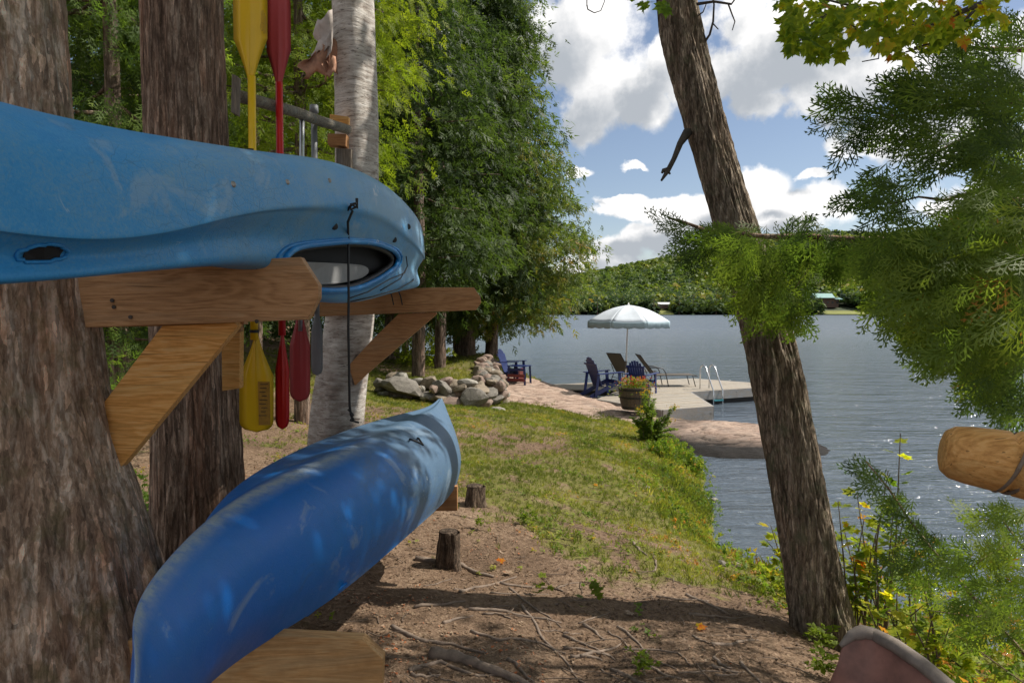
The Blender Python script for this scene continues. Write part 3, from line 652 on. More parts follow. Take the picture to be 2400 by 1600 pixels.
T_low = lighter(T_low); T_mid = lighter(T_mid); T_leafy = lighter(T_leafy)
def frames(dirs, ups):
    y = dirs / (np.linalg.norm(dirs, axis=1, keepdims=True) + 1e-9); x = np.cross(y, ups); x /= np.linalg.norm(x, axis=1, keepdims=True) + 1e-9
    return np.stack([x, y, np.cross(x, y)], 1)          # rows
def bake(name, tmpl, P, dirs, ups, scale, tint, m, parent=None, kind=None, loc=(0, 0, 0), curl=0.0):
    P = np.asarray(P, float); Fm = frames(np.asarray(dirs, float), np.asarray(ups, float)); scale = np.asarray(scale, float); tint = np.asarray(tint, float)
    which = rng.integers(0, len(tmpl), len(P)); VV = []; TT = []
    for k, tm in enumerate(tmpl):
        s = np.where(which == k)[0]
        if not len(s): continue
        fk = tm.shape[1]; pts = tm.reshape(-1, 3).copy()
        if curl: pts[:, 2] -= curl * pts[:, 1] ** 2
        v = np.einsum('pk,nkj->npj', pts, Fm[s] * scale[s][:, None, None]) + P[s][:, None, :]
        tn = np.repeat(tint[s][:, None], len(pts), 1) + np.repeat(rng.normal(0, .05, (len(s), len(pts) // fk)), fk, 1)
        VV.append(v.reshape(-1, 3)); TT.append(np.clip(tn, 0, 1).reshape(-1))
    V = np.concatenate(VV); Fq = np.arange(len(V)).reshape(-1, fk)
    return npmesh(name, V, Fq, m, parent, loc, attrs={'tint': np.concatenate(TT)}, kind=kind)

def crown_points(axis, prof, nclump, per, spread, seed, inner=0.55, flatten=0.5, bias=None):
    """clumps of foliage at the ends of limbs, spread over a crown whose radius follows prof [(z, r)]"""
    g = np.random.default_rng(seed); z0, z1_ = prof[0][0], prof[-1][0]; zs = np.array([p[0] for p in prof]); rs = np.array([p[1] for p in prof])
    P = []; Dn = []; T = []; limbs = []
    i = 0
    while i < nclump:
        z = g.uniform(z0, z1_); r = np.interp(z, zs, rs)
        if g.random() > (r / rs.max()) * 0.9 + .15: continue
        i += 1; a = g.uniform(0, 2 * np.pi) if bias is None else g.normal(bias[0], bias[1])
        rr = r * (inner + (1 - inner) * np.sqrt(g.random())); o = np.array([math.cos(a), math.sin(a), 0])
        ax = np.interp(z, [q[2] for q in axis], [q[0] for q in axis]), np.interp(z, [q[2] for q in axis], [q[1] for q in axis])
        c = np.array([ax[0], ax[1], z]) + o * rr; sp = spread * g.uniform(.7, 1.25)
        k = int(per * g.uniform(.6, 1.3)); q = g.normal(0, 1, (k, 3)) * np.array([sp, sp, sp * flatten])
        q += o * (np.abs(q[:, 2:3]) * -.5); q[:, 2] -= 0.35 * (q @ o) * .6
        P.append(c + q); Dn.append(o * .8 + g.normal(0, .5, (k, 3)) + np.array([0, 0, -.25])); T.append(np.full(k, g.normal(0, .12)) + g.normal(0, .07, k))
        limbs.append((np.array([ax[0], ax[1], z + rr * .12]), c))
    return np.concatenate(P), np.concatenate(Dn), np.concatenate(T), limbs
def limb_mesh(limbs, m, parent, r0=0.03, every=1, name='branch', maxn=40, seg=5):
    mb = MB()
    for i, (a, b) in enumerate(limbs[::every][:maxn]):
        a, b = Vector(a), Vector(b); L = (b - a).length; mid = (a + b) / 2 + Vector((0, 0, -L * .06))
        mb.tube([a, mid, b], [r0, r0 * .6, r0 * .2], seg)
    return mb.build(name, m, parent, fixn=False, smooth=True, kind='stuff')
def tree(name, label, group, foot, path, prof, nclump, per, spread, size, tmpl, mleaf, mbark, tint=.4, droop=.5, seed=0, trunk_kw=None, inner=.55, limb_r=.03, trange=.0, cname='crown', cut=None):
    t_ = thing(name, label, 'tree', foot, group)
    kw = dict(nseg=14, step=.25, amp=.02); kw.update(trunk_kw or {})
    trunk_mesh('trunk', path, mbark, t_, seed=seed, **kw)
    P, Dn, T, limbs = crown_points(path, prof, nclump, per, spread, seed, inner)
    if cut is not None:
        k = cut(P); P, Dn, T = P[k], Dn[k], T[k]
        limbs = [l for l in limbs if cut(np.array([l[1]]))[0]]
    Dn = Dn + np.array([0, 0, -droop]); n = len(P)
    ups = rng.normal(0, .5, (n, 3)) + np.array([0, 0, 1.]); zz = (P[:, 2] - prof[0][0]) / (prof[-1][0] - prof[0][0])
    bake(cname, tmpl, P, Dn, ups, size * rng.uniform(.65, 1.25, n), tint + T + trange * (0.5 - zz), mleaf, t_, curl=.15)
    if limb_r and limbs: limb_mesh(limbs, mbark, t_, limb_r)
    return t_

# ---- the three trunks that carry the racks
T1 = thing('cedar_tree', 'thick reddish brown cedar trunk carrying the near end of both blue boats', 'tree', (-1.58, 2.18, z1(-1.58, 2.18)), 'trees carrying the racks')
trunk_mesh('trunk', [(-1.56, 2.1, -.25, .58), (-1.56, 2.1, .15, .52), (-1.565, 2.1, .5, .455), (-1.575, 2.1, .68, .43), (-1.59, 2.1, .85, .405), (-1.60, 2.1, 1.0, .365), (-1.61, 2.1, 1.15, .332), (-1.62, 2.1, 1.4, .318), (-1.655, 2.1, 1.8, .302), (-1.68, 2.1, 2.3, .288), (-1.70, 2.15, 3.2, .27), (-1.75, 2.3, 9.5, .18)],
           M_bark_near, T1, 320, .014, .021, 30, 1.5, 1, .05, 4)
T2 = thing('cedar_tree', 'dark brown straight trunk between the thick cedar and the birch', 'tree', (-1.42, 3.1, z1(-1.42, 3.1)), 'trees carrying the racks')
trunk_mesh('trunk', [(-1.43, 3.1, -.2, .26), (-1.43, 3.1, .25, .212), (-1.435, 3.1, .8, .186), (-1.445, 3.1, 1.6, .172), (-1.46, 3.1, 2.4, .164), (-1.475, 3.1, 3.3, .158), (-1.5, 3.1, 9.5, .1)],
           M_bark_dark, T2, 240, .011, .011, 26, 1.3, 2, .09, 5)
def bx(x, y, Y): p = atd(x, y, Y); return p
b0, b1_, b2_, b3_, b4_ = atd(770, 1035, 4.0), atd(790, 850, 4.0), atd(810, 690, 4.0), atd(820, 330, 4.0), atd(808, -20, 4.0)
T3 = thing('birch_tree', 'pale grey birch with peeling bark behind the kayak tail', 'tree', (b0.x, 4.0, z1(b0.x, 4.0)), 'trees carrying the racks')
trunk_mesh('trunk', [(b0.x - .04, 4.0, z1(b0.x, 4) - .15, .20), (b0.x, 4, .45, .165), (b0.x + .015, 4, b0.z + .25, .155), (b1_.x, 4, b1_.z, .148), (b2_.x, 4, b2_.z, .135), (b3_.x, 4, b3_.z, .123), (b4_.x, 4, b4_.z, .117), (b4_.x - .1, 4, 5.2, .1), (b4_.x - .2, 4.1, 9, .06)],
           M_birch, T3, 140, .016, .004, 10, 5, 3, .05, 4, .3)
# curls of peeling birch bark
def peel(c, w, h, out, m, seed):
    r_ = random.Random(seed); mb = MB(); nu, nv = 7, 7; vs = []
    for j in range(nv):
        for i in range(nu):
            u, v = i / (nu - 1), j / (nv - 1); e = 1 + .18 * math.sin(7 * v + seed) + r_.uniform(-.06, .06)
            vs.append(Vector(c) + Vector((-u * out * e, -.03 - .05 * math.sin(u * 2.6 + seed) * e, (v - .5) * h * (1 - .25 * u) - u * u * h * .25 + .02 * math.sin(9 * u + seed))))
    fs = [(j * nu + i, j * nu + i + 1, (j + 1) * nu + i + 1, (j + 1) * nu + i) for j in range(nv - 1) for i in range(nu - 1)]
    o = mb.add(vs, fs).build('peeling_bark', m, T3, smooth=True, fixn=False)
    md = o.modifiers.new('t', 'SOLIDIFY'); md.thickness = .003
peel(atd(772, 85, 3.92), .2, .20, .105, M_peel_pale, 1); peel(atd(770, 115, 3.90), .2, .12, .12, M_peel_pale, 2)
peel(atd(762, 140, 3.88), .2, .14, .17, M_peel, 3); peel(atd(776, 130, 3.9), .2, .18, .08, M_peel, 5); peel(atd(778, 165, 3.9), .2, .09, .06, M_peel, 7)

# crowns of those trees, high above the picture: they shade the racks
SPR_UP = T_low
for (tr, x, y, z0, zt_, r, n, sd, m) in ((T1, -1.75, 2.25, 6.0, 9.5, 1.3, 30, 31, M_cedar), (T2, -1.5, 3.1, 6.0, 9.6, 1.3, 30, 32, M_cedar), (T3, -1.1, 4.05, 6.0, 8.8, 1.3, 26, 33, M_lime)):
    P, Dn, Tt, limbs = crown_points([(x, y, z0), (x, y, zt_)], [(z0, r * .8), (z0 + 1.5, r), (zt_, .3)], n, 60, .4, sd)
    bake('crown', T_low if tr is not T3 else T_leafy, P, Dn + np.array([0, 0, -.4]), rng.normal(0, .5, (len(P), 3)) + np.array([0, 0, 1.]), rng.uniform(.2, .36, len(P)), .4 + Tt, m, tr)
    limb_mesh(limbs, M_bark_dark, tr, .03)

# ---- leaning maple
def ln(y, xl, xr, Y):
    c = atd((xl + xr) / 2, y, Y); r = (xr - xl) * 1.0204 / F * Y / 2 * .975; return (c.x, c.y, c.z, r)
lean = [ln(1560, 1838, 1995, 3.72), ln(1490, 1834, 1972, 3.72), ln(1400, 1822, 1946, 3.72), ln(1300, 1808, 1925, 3.74), ln(1200, 1792, 1906, 3.76), ln(1000, 1756, 1868, 3.8), ln(800, 1716, 1828, 3.85),
        ln(650, 1682, 1778, 3.9), ln(520, 1644, 1735, 3.95), ln(400, 1612, 1696, 4.0), ln(300, 1578, 1667, 4.05), ln(200, 1550, 1640, 4.1), ln(100, 1522, 1614, 4.15), ln(40, 1510, 1598, 4.2), ln(-20, 1512, 1590, 4.22)]
lx, ly, lz, lr = lean[-1]
lean += [(lx - .12, ly + .1, lz + .8, lr * .9), (lx - .2, ly + .3, lz + 2.2, lr * .7), (lx - .1, ly + .4, 8.5, .04)]
T4 = thing('maple_tree', 'leaning rough barked maple trunk standing at the edge of the bank', 'tree', (lean[1][0], 3.72, z1(lean[1][0], 3.72)))
trunk_mesh('trunk', lean, M_bark_lean, T4, 230, .013, .0175, 26, 2.4, 4, .05, 5)
# dead snag and bare twigs
mb = MB(); a = atd(1580, 303, 4.0)
mb.tube([a, atd(1562, 330, 3.95), atd(1548, 365, 3.92), atd(1534, 392, 3.9), atd(1519, 415, 3.88)], [.028, .018, .014, .014, .006], 8)
mb.tube([atd(1536, 388, 3.9), atd(1523, 392, 3.9), atd(1520, 398, 3.9)], [.012, .012, .006], 6); mb.tube([atd(1534, 395, 3.9), atd(1540, 400, 3.9)], [.008, .005], 6)
mb.build('snag', M_deadtwig, T4, smooth=True)
mb = MB()
for pts, r in (([(1613, 105), (1630, 80), (1638, 50), (1640, 10), (1634, -20)], .008), ([(1638, 55), (1650, 68)], .004), ([(1600, 10), (1640, 4), (1680, 10), (1690, -4)], .009), ([(1672, 8), (1682, 35), (1688, 50), (1682, 70)], .005),
               ([(1598, 40), (1615, 28), (1622, 10)], .005), ([(1348, 12), (1350, 22), (1365, 30), (1380, 25), (1388, 5), (1392, -20)], .004), ([(1348, -20), (1348, 14)], .004)):
    mb.tube([atd(x, y, 4.1) for x, y in pts], [r * (1 - .6 * i / len(pts)) for i in range(len(pts))], 6)
mb.build('twig', M_deadtwig, T4, smooth=True, kind='stuff')

# ---- maple leaves
def maple_template(seed):
    rr = random.Random(seed); out = []
    ctr = np.array([0, .38, 0.]); lobes = [(-100, .42), (-48, .56), (0, .64), (48, .56), (100, .42)]
    for a, L in lobes:
        a = R(a + rr.uniform(-5, 5)); d = np.array([math.sin(a), math.cos(a), rr.uniform(-.14, .1)])
        s = np.array([d[1], -d[0], 0]); L *= rr.uniform(.9, 1.1)
        p0 = ctr - d * .07
        out.append([p0, ctr + d * L * .45 - s * .15, ctr + d * L * .98, ctr + d * L * .45 + s * .15])
        for sg in (-1, 1):
            d2 = d * .75 + s * sg * .6; out.append([ctr + d * L * .2, ctr + d * L * .42 + s * sg * .06, ctr + d * L * .38 + d2 * L * .42, ctr + d * L * .30 + s * sg * .17])
    out.append([ctr + np.array([-.008, 0, 0]), np.array([-.006, 0, 0]), np.array([.006, 0, 0]), ctr + np.array([.008, 0, 0])])
    return np.array(out)
T_mapleleaf = [maple_template(s) for s in range(4)]
def leaves_poly(polys, n, Y0, Y1, seed):
    """points whose outline in the picture follows the leafy branch, spread in depth"""
    g = random.Random(seed); out = []
    tot = sum(w for _, _, _, _, w in polys)
    for (x, y, rx_, ry_, w) in polys:
        for _ in range(int(n * w / tot)):
            a = g.uniform(0, 6.283); r = math.sqrt(g.random()); out.append(tuple(atd(x + rx_ * r * math.cos(a), y + ry_ * r * math.sin(a), g.uniform(Y0, Y1))))
    return np.array(out)
mp = [(1990, 30, 90, 45, 3), (1880, 60, 70, 35, 1.6), (1850, 15, 50, 25, 1), (1905, 100, 60, 30, 1.2), (1890, 80, 70, 30, 1.5), (2050, 80, 60, 40, 1.6), (2120, 30, 100, 45, 3.2), (2230, 25, 80, 40, 2.2), (2060, 115, 30, 15, .4), (1820, 60, 30, 40, .7), (2150, 75, 80, 30, 1.3), (1810, 0, 25, 12, .3), (1490, -2, 22, 8, .25), (1530, 0, 15, 8, .2)]
P = leaves_poly(mp, 460, 1.9, 2.5, 3); n = len(P)
tint = np.clip(.24 + (P[:, 0] - P[:, 0].min()) / np.ptp(P[:, 0]) * .75 + rng.normal(0, .14, n) - np.where(P[:, 0] / P[:, 1] > .62, .1, 0), 0, .95)  # yellower to the right; backlit brightness is put into the tint too
dirs = rng.normal(0, .6, (n, 3)) + np.array([-.4, 0, -.6]); ups = rng.normal(0, .55, (n, 3)) + np.array([0, -.55, .7])
mfol = thing('maple_tree', 'green and yellow maple branch hanging in from the upper right corner', 'tree', (4.6, 2.6, z1(4.6, 2.6)))
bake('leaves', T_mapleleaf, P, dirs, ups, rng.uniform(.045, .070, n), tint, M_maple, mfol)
mb = MB()
for pts, r in (([(2420, -60), (2250, 10), (2130, 60), (2040, 40), (1960, 15), (1900, 30), (1860, 60)], .012), ([(1925, -20), (1940, 40), (1975, 75), (2020, 110), (2018, 135), (1980, 142)], .005), ([(2130, 60), (2050, 90), (2000, 75)], .007), ([(1900, 30), (1870, 80), (1815, 100)], .004), ([(2250, 10), (2180, 90), (2100, 110)], .007), ([(1960, 15), (1880, -5), (1800, -2)], .005)):
    mb.tube([atd(x, y, 2.2) for x, y in pts], [r * .8 * (1 - .7 * i / len(pts)) for i in range(len(pts))], 6)
mb.build('branch', M_deadtwig, mfol, smooth=True)
trunk_mesh('trunk', [(4.7, 2.6, z1(4.7, 2.6) - .3, .16), (4.4, 2.7, 2, .13), (3.4, 2.8, 4.4, .1), (2.0, 2.7, 7.2, .04)], M_bark_lean, mfol, 14, .25, .01)
a = Vector((3.6, 2.78, 4.2)); MB().tube([a, atd(2600, -150, 2.5), atd(2420, -60, 2.2)], [.05, .03, .014], 8).build('limb', M_bark_lean, mfol, smooth=True)
P, Dn, Tt, limbs = crown_points([(2.0, 2.6, 4.4), (2.0, 2.7, 8)], [(4.5, .95), (5.4, 1.4), (7.2, .6)], 72, 100, .42, 77)  # unseen crown, placed and thickened to shade the boats
bake('crown', T_leafy, P, Dn, rng.normal(0, .5, (len(P), 3)) + np.array([0, 0, 1.]), rng.uniform(.16, .28, len(P)), .4 + Tt, M_maple, mfol); limb_mesh(limbs, M_deadtwig, mfol, .02)
# crown of the leaning maple, above the frame
P, Dn, Tt, limbs = crown_points([(lx - .1, ly + .1, lz), (lx - .1, ly + .4, 8.5)], [(4.9, .7), (6.2, 1.3), (8.8, .4)], 22, 60, .38, 78)
bake('crown', T_leafy, P, Dn, rng.normal(0, .5, (len(P), 3)) + np.array([0, 0, 1.]), rng.uniform(.14, .24, len(P)), .4 + Tt, M_maple, T4); limb_mesh(limbs, M_deadtwig, T4, .02)

# ---- the near cedar on the right
NC = thing('cedar_tree', 'near green cedar with fern-like sprays reaching in from the right edge', 'tree', (4.3, 1.9, z1(4.3, 1.9)))
trunk_mesh('trunk', [(4.3, 1.9, z1(4.3, 1.9) - .3, .2), (4.25, 1.9, 2, .16), (4.2, 1.95, 5, .12), (4.15, 2, 9.2, .04)], M_bark_dark, NC, 20, .2, .012)
def sprays(regs, seed, Y0, Y1, size, per=1.0):
    """regs: (x, y, rx, ry, n, grow angle in the picture in degrees, 0 = right, 90 = up, tint)"""
    g = random.Random(seed); P = []; Dd = []; U = []; S = []; T = []
    for (x, y, rx_, ry_, n, ang, tn) in regs:
        for _ in range(int(n * per)):
            a = g.uniform(0, 6.283); r = math.sqrt(g.random()); Y = g.uniform(Y0, Y1)
            c_ = atd(x + rx_ * r * math.cos(a), y + ry_ * r * math.sin(a), Y); an = R(ang + g.gauss(0, 24)); dv = Vector((math.cos(an), g.gauss(-.15, .35), math.sin(an))); P.append(tuple(c_ - dv.normalized() * size * .5)); Dd.append(tuple(dv)); U.append((g.gauss(0, .38), g.gauss(-.95, .2), g.gauss(.35, .38)))
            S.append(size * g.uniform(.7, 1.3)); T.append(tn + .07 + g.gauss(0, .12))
    return np.array(P), np.array(Dd), np.array(U), np.array(S), np.array(T)
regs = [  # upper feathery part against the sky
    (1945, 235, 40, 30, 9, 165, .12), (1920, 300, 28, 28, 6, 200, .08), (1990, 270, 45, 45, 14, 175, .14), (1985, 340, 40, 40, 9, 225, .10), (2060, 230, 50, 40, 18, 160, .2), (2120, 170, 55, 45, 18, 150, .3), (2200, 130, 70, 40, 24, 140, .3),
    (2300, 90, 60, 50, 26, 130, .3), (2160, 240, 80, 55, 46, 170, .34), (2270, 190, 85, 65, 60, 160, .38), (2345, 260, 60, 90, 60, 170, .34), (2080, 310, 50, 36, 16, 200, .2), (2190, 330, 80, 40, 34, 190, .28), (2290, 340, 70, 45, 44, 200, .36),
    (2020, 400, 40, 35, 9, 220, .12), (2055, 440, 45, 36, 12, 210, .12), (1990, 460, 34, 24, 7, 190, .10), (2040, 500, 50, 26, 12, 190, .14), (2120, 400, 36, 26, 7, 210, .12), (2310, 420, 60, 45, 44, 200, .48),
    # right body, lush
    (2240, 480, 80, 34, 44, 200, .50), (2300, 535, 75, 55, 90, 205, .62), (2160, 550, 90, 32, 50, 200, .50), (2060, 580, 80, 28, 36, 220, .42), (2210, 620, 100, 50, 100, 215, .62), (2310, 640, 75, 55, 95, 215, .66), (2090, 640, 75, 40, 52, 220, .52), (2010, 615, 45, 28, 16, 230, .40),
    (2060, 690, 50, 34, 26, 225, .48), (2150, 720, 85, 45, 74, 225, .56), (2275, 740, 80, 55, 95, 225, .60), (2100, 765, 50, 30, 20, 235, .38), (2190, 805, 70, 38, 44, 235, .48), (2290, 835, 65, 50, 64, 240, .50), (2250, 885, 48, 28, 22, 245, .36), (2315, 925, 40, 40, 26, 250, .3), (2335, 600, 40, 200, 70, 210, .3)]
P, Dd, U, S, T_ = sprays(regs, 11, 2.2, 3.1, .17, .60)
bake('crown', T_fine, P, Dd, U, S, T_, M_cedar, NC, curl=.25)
# deeper layer of foliage behind it
regs2 = [(2290, 230, 60, 80, 16, 170, .1), (2230, 620, 120, 130, 170, 215, .2), (2100, 640, 90, 70, 60, 215, .2), (2280, 800, 80, 110, 80, 230, .15), (2330, 450, 50, 100, 40, 200, .15)]
P, Dd, U, S, T_ = sprays(regs2, 12, 3.1, 4.2, .2, .7)
bake('inner_foliage', T_mid, P, Dd, U, S, T_, M_cedar, NC, curl=.25)
# long bough reaching left across the leaning trunk
regs3 = [(1700, 545, 60, 30, 22, 215, .42), (1640, 560, 55, 35, 16, 190, .22), (1590, 545, 35, 25, 7, 185, .10), (1555, 515, 25, 18, 4, 160, .05), (1545, 505, 18, 12, 3, 150, .05), (1600, 590, 30, 20, 6, 200, .10),
         (1690, 595, 50, 30, 22, 240, .62), (1740, 620, 60, 45, 30, 250, .58), (1680, 640, 35, 40, 12, 255, .52), (1790, 640, 45, 50, 24, 260, .55), (1770, 690, 55, 34, 34, 265, .62), (1810, 720, 38, 28, 26, 275, .5), (1730, 660, 45, 40, 24, 255, .6), (1760, 715, 30, 22, 10, 265, .5),
         (1800, 580, 60, 30, 14, 250, .3), (1870, 580, 60, 28, 20, 250, .3), (1940, 590, 60, 30, 30, 240, .35), (1880, 620, 50, 30, 14, 255, .4), (1780, 535, 40, 14, 6, 80, .08), (1840, 530, 25, 14, 5, 100, .06), (1920, 535, 25, 12, 4, 90, .06), (1560, 570, 25, 14, 4, 200, .08)]
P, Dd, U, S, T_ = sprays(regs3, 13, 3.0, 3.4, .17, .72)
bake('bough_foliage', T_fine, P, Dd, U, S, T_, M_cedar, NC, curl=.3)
def br(pts, Y, r, n=7): MB().tube([atd(x, y, Y) for x, y in pts], [r * (1 - .75 * i / (len(pts) - 1)) for i in range(len(pts))], n).build('branch', M_bark_dark, NC, smooth=True, fixn=False)
br([(2500, 500), (2350, 520), (2200, 542), (2100, 548), (1960, 550), (1850, 542), (1760, 543), (1680, 535), (1620, 528), (1570, 510), (1535, 500)], 3.2, .022)
br([(2500, 260), (2352, 235), (2200, 240), (2130, 250), (2060, 268), (1990, 255)], 2.9, .016); br([(2500, 80), (2352, 115), (2250, 112), (2150, 100), (2080, 120)], 2.9, .014)
br([(2400, 320), (2250, 300), (2150, 350), (2080, 360)], 2.8, .010); br([(2400, 470), (2240, 440), (2170, 460), (2110, 452), (2040, 470)], 2.8, .010)
br([(2500, 560), (2352, 590), (2280, 700), (2180, 780)], 2.9, .016); br([(2500, 700), (2352, 770), (2300, 860), (2320, 950)], 2.9, .012); br([(2420, 600), (2260, 620), (2120, 660), (2010, 640)], 2.7, .010)
br([(1880, 545), (1855, 620), (1800, 700)], 3.2, .005); br([(1830, 545), (1790, 600), (1770, 650)], 3.2, .005); br([(1700, 540), (1690, 600), (1740, 680)], 3.2, .006)
for (a, b) in ((atd(2500, 500, 3.2), Vector((4.23, 1.95, 2.6))), (atd(2500, 260, 2.9), Vector((4.22, 1.95, 3.2))), (atd(2500, 80, 2.9), Vector((4.2, 1.95, 3.6))), (atd(2500, 560, 2.9), Vector((4.24, 1.93, 2.2))), (atd(2500, 700, 2.9), Vector((4.25, 1.92, 1.7)))):
    MB().tube([b, (a + b) / 2, a], [.035, .028, .02], 7).build('limb', M_bark_dark, NC, smooth=True)
P, Dn, Tt, limbs = crown_points([(4.2, 2.0, 1), (4.15, 2, 9)], [(6.2, 1.0), (7.4, 1.5), (9.6, .4)], 46, 90, .42, 79)  # unseen crown, raised clear of the sprays to shade the foreground
bake('upper_crown', T_low, P, Dn + np.array([0, 0, -.4]), rng.normal(0, .5, (len(P), 3)) + np.array([0, 0, 1.]), rng.uniform(.2, .34, len(P)), .4 + Tt, M_cedar, NC); limb_mesh(limbs, M_bark_dark, NC, .025)

# unseen tree added just outside the frame to throw the shade in the foreground
x, y = 4.6, -0.6; zb = z1(x, y)
tree('cedar_tree', 'unseen tall cedar added beyond the right edge to shade the foreground', None, (x, y, zb), [(x, y, zb - .2, .2), (x, y, 11, .05)], [(3.6, 1.6), (5.4, 2.0), (11, .3)], 50, 60, .42, .36, T_low, M_cedar, M_bark_dark, .4, .4, 50)

# ---- cedars by the lake behind the stone wall
def px_path(x0, y0, Y, lean_=0, top=12, r=.2):
    p = atd(x0, y0, Y); zb = z1(p.x, Y); return (p.x, Y, zb), [(p.x, Y, zb - .3, r * 1.25), (p.x + lean_ * .3, Y, zb + 1.5, r), (p.x + lean_, Y, 4, r * .8), (p.x + lean_, Y, top, .04)]
def zpx(y, Y): return atd(1000, y, Y).z
G = 'cedars standing at the lake edge beyond the wall'
Yc = 25.0
prof_main = [(zpx(762, Yc), .9), (zpx(745, Yc), 1.8), (zpx(720, Yc), 2.6), (zpx(650, Yc), 3.1), (zpx(560, Yc), 3.3), (zpx(450, Yc), 2.9), (zpx(330, Yc), 2.2), (zpx(200, Yc), 1.5), (zpx(20, Yc), 1.1), (13.5, .8), (16, .3)]
foot, path = px_path(1128, 822, Yc, .2, 14.5, .20)
tree('cedar_tree', 'rightmost lakeside cedar with yellowing lower foliage over the chairs', G, foot, path, prof_main, 430, 46, .42, .36, T_low, M_far_cedar, M_bark_far, .58, .8, 61, limb_r=.03, trange=.30, inner=.35)
foot, path = px_path(1076, 815, 24, 0, 15, .22)
Yb = 23.5
prof2 = [(zpx(728, Yb), 1.4), (zpx(690, Yb), 2.5), (zpx(500, Yb), 2.7), (zpx(300, Yb), 2.4), (zpx(120, Yb), 2.2), (zpx(0, Yb), 1.9), (13, 1.4), (15, .3)]
tree('cedar_tree', 'tall dark cedar whose drooping boughs reach the white clouds', G, foot, path, prof2, 400, 44, .42, .38, T_low, M_far_cedar, M_bark_far, .28, 1.0, 62, limb_r=.03, inner=.35)
foot, path = px_path(1052, 812, 26, -.1, 11, .16)
tree('cedar_tree', 'slender cedar trunk left of the thickest lakeside trunk', G, foot, path, [(2.3, 1.0), (3.6, 2.2), (8, 1.8), (11, .4)], 120, 40, .45, .38, T_low, M_far_cedar, M_bark_far, .3, .6, 63, inner=.3)
foot, path = px_path(1150, 826, 24.2, .5, 7, .09)
foot, path = (foot[0] - .45, foot[1], foot[2]), [(p[0] - .45 + i * .12, p[1], p[2], p[3]) for i, p in enumerate(path)]
tree('cedar_tree', 'thin leaning cedar trunk beside the pair of navy chairs', G, foot, path, [(1.9, .7), (3.0, 1.4), (5.5, 1.2), (7.2, .3)], 60, 36, .35, .34, T_low, M_far_cedar, M_bark_far, .55, .6, 64, inner=.3)
# cedars nearer, left of the lakeside group
def ntree(label, x, Y, prof, nc, per, tint, seed, size=.3, spread=.36, mleaf=None, tm=None, r=.14, group='trees behind the racks', name='cedar_tree', inner=.3, droop=.55, cut=None, fx=None):
    px_, Y = x * 1.0204, Y; X = (px_ - 1200) / F * Y; top = prof[-1][0]; Xf = X if fx is None else (fx * 1.0204 - 1200) / F * Y; zb = z1(Xf, Y)
    tree(name, label, group, (Xf, Y, zb), [(Xf, Y, zb - .2, r * 1.2), (Xf + .05, Y, 2.5, r)] + ([(Xf + .05, Y, 5.6, r * .8)] if fx else []) + [(X, Y, top - .1, .03), (X, Y, top, .03)], prof, nc, per, spread, size, tm or T_low, mleaf or M_far_cedar, M_bark_far, tint, droop, seed, inner=inner, cut=cut)
ntree('dark cedar showing its bare trunk just right of the birch', 898, 23, [(zpx(700, 23), 1.2), (zpx(400, 23), 2.2), (zpx(200, 23), 2.4), (12, 2), (15, .3)], 170, 44, .35, 71, .36, .45, r=.22)
ntree('bright lime green tree hanging over beside the birch', 955, 9.5, [(zpx(240, 9.5), .45), (zpx(170, 9.5), .75), (zpx(60, 9.5), .8), (6.5, 1.2), (9, .3)], 110, 50, .62, 72, .17, .24, M_lime, T_mid, .07, fx=818)
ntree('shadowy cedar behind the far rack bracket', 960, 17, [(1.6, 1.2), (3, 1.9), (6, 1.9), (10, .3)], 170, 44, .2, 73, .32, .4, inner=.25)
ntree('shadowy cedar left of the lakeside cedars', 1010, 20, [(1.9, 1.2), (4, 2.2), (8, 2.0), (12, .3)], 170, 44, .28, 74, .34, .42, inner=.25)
ntree('bushy green tree between the birch and the red paddle', 690, 9.0, [(1.7, .7), (2.5, 1.2), (4.5, 1.3), (8, .3)], 130, 46, .55, 75, .2, .28, M_lime, T_mid, .08, name='leafy_tree')
ntree('bushy green tree behind the yellow paddle', 585, 10.5, [(1.6, .9), (3, 1.5), (6, 1.4), (9, .3)], 120, 46, .45, 76, .22, .3, M_lime, T_mid, .08, name='leafy_tree')
ntree('shaded cedar between the two brown trunks', 265, 7.6, [(1.0, .7), (2.0, 1.15), (4.2, 1.3), (8, .3)], 150, 46, .36, 77, .2, .28, M_cedar, T_mid, .09)
ntree('dark cedar deep behind the brown trunks', 420, 12.5, [(1.0, 1.3), (3, 2.1), (6, 2.0), (10, .3)], 150, 44, .22, 79, .3, .4)
ntree('dark cedar far behind the paddles', 690, 19, [(1.6, 1.6), (4, 2.6), (8, 2.3), (12, .3)], 150, 44, .2, 81, .36, .45)
ntree('dark cedar left of the thick near trunk', 120, 9, [(.5, 1.0), (3, 1.6), (6, 1.5), (9, .3)], 90, 44, .25, 80, .28, .36)
for k, (x, Y, nm) in enumerate(((200, 20, 'tall woodland cedar behind the near trunk'), (480, 25, 'tall woodland cedar behind the middle trunk'), (640, 31, 'far woodland cedar seen past the paddles'), (820, 27, 'far woodland cedar seen past the birch'), (930, 33, 'farthest woodland cedar beside the lake'), (-150, 15, 'woodland cedar outside the left edge'), (330, 34, 'remote woodland cedar between the brown trunks'))):
    ntree(nm, x, Y, [(zpx(775, Y), 1.6), (3, 3.0), (8, 2.8), (13, .4)], 110, 44, .2, 90 + k, .5, .6)
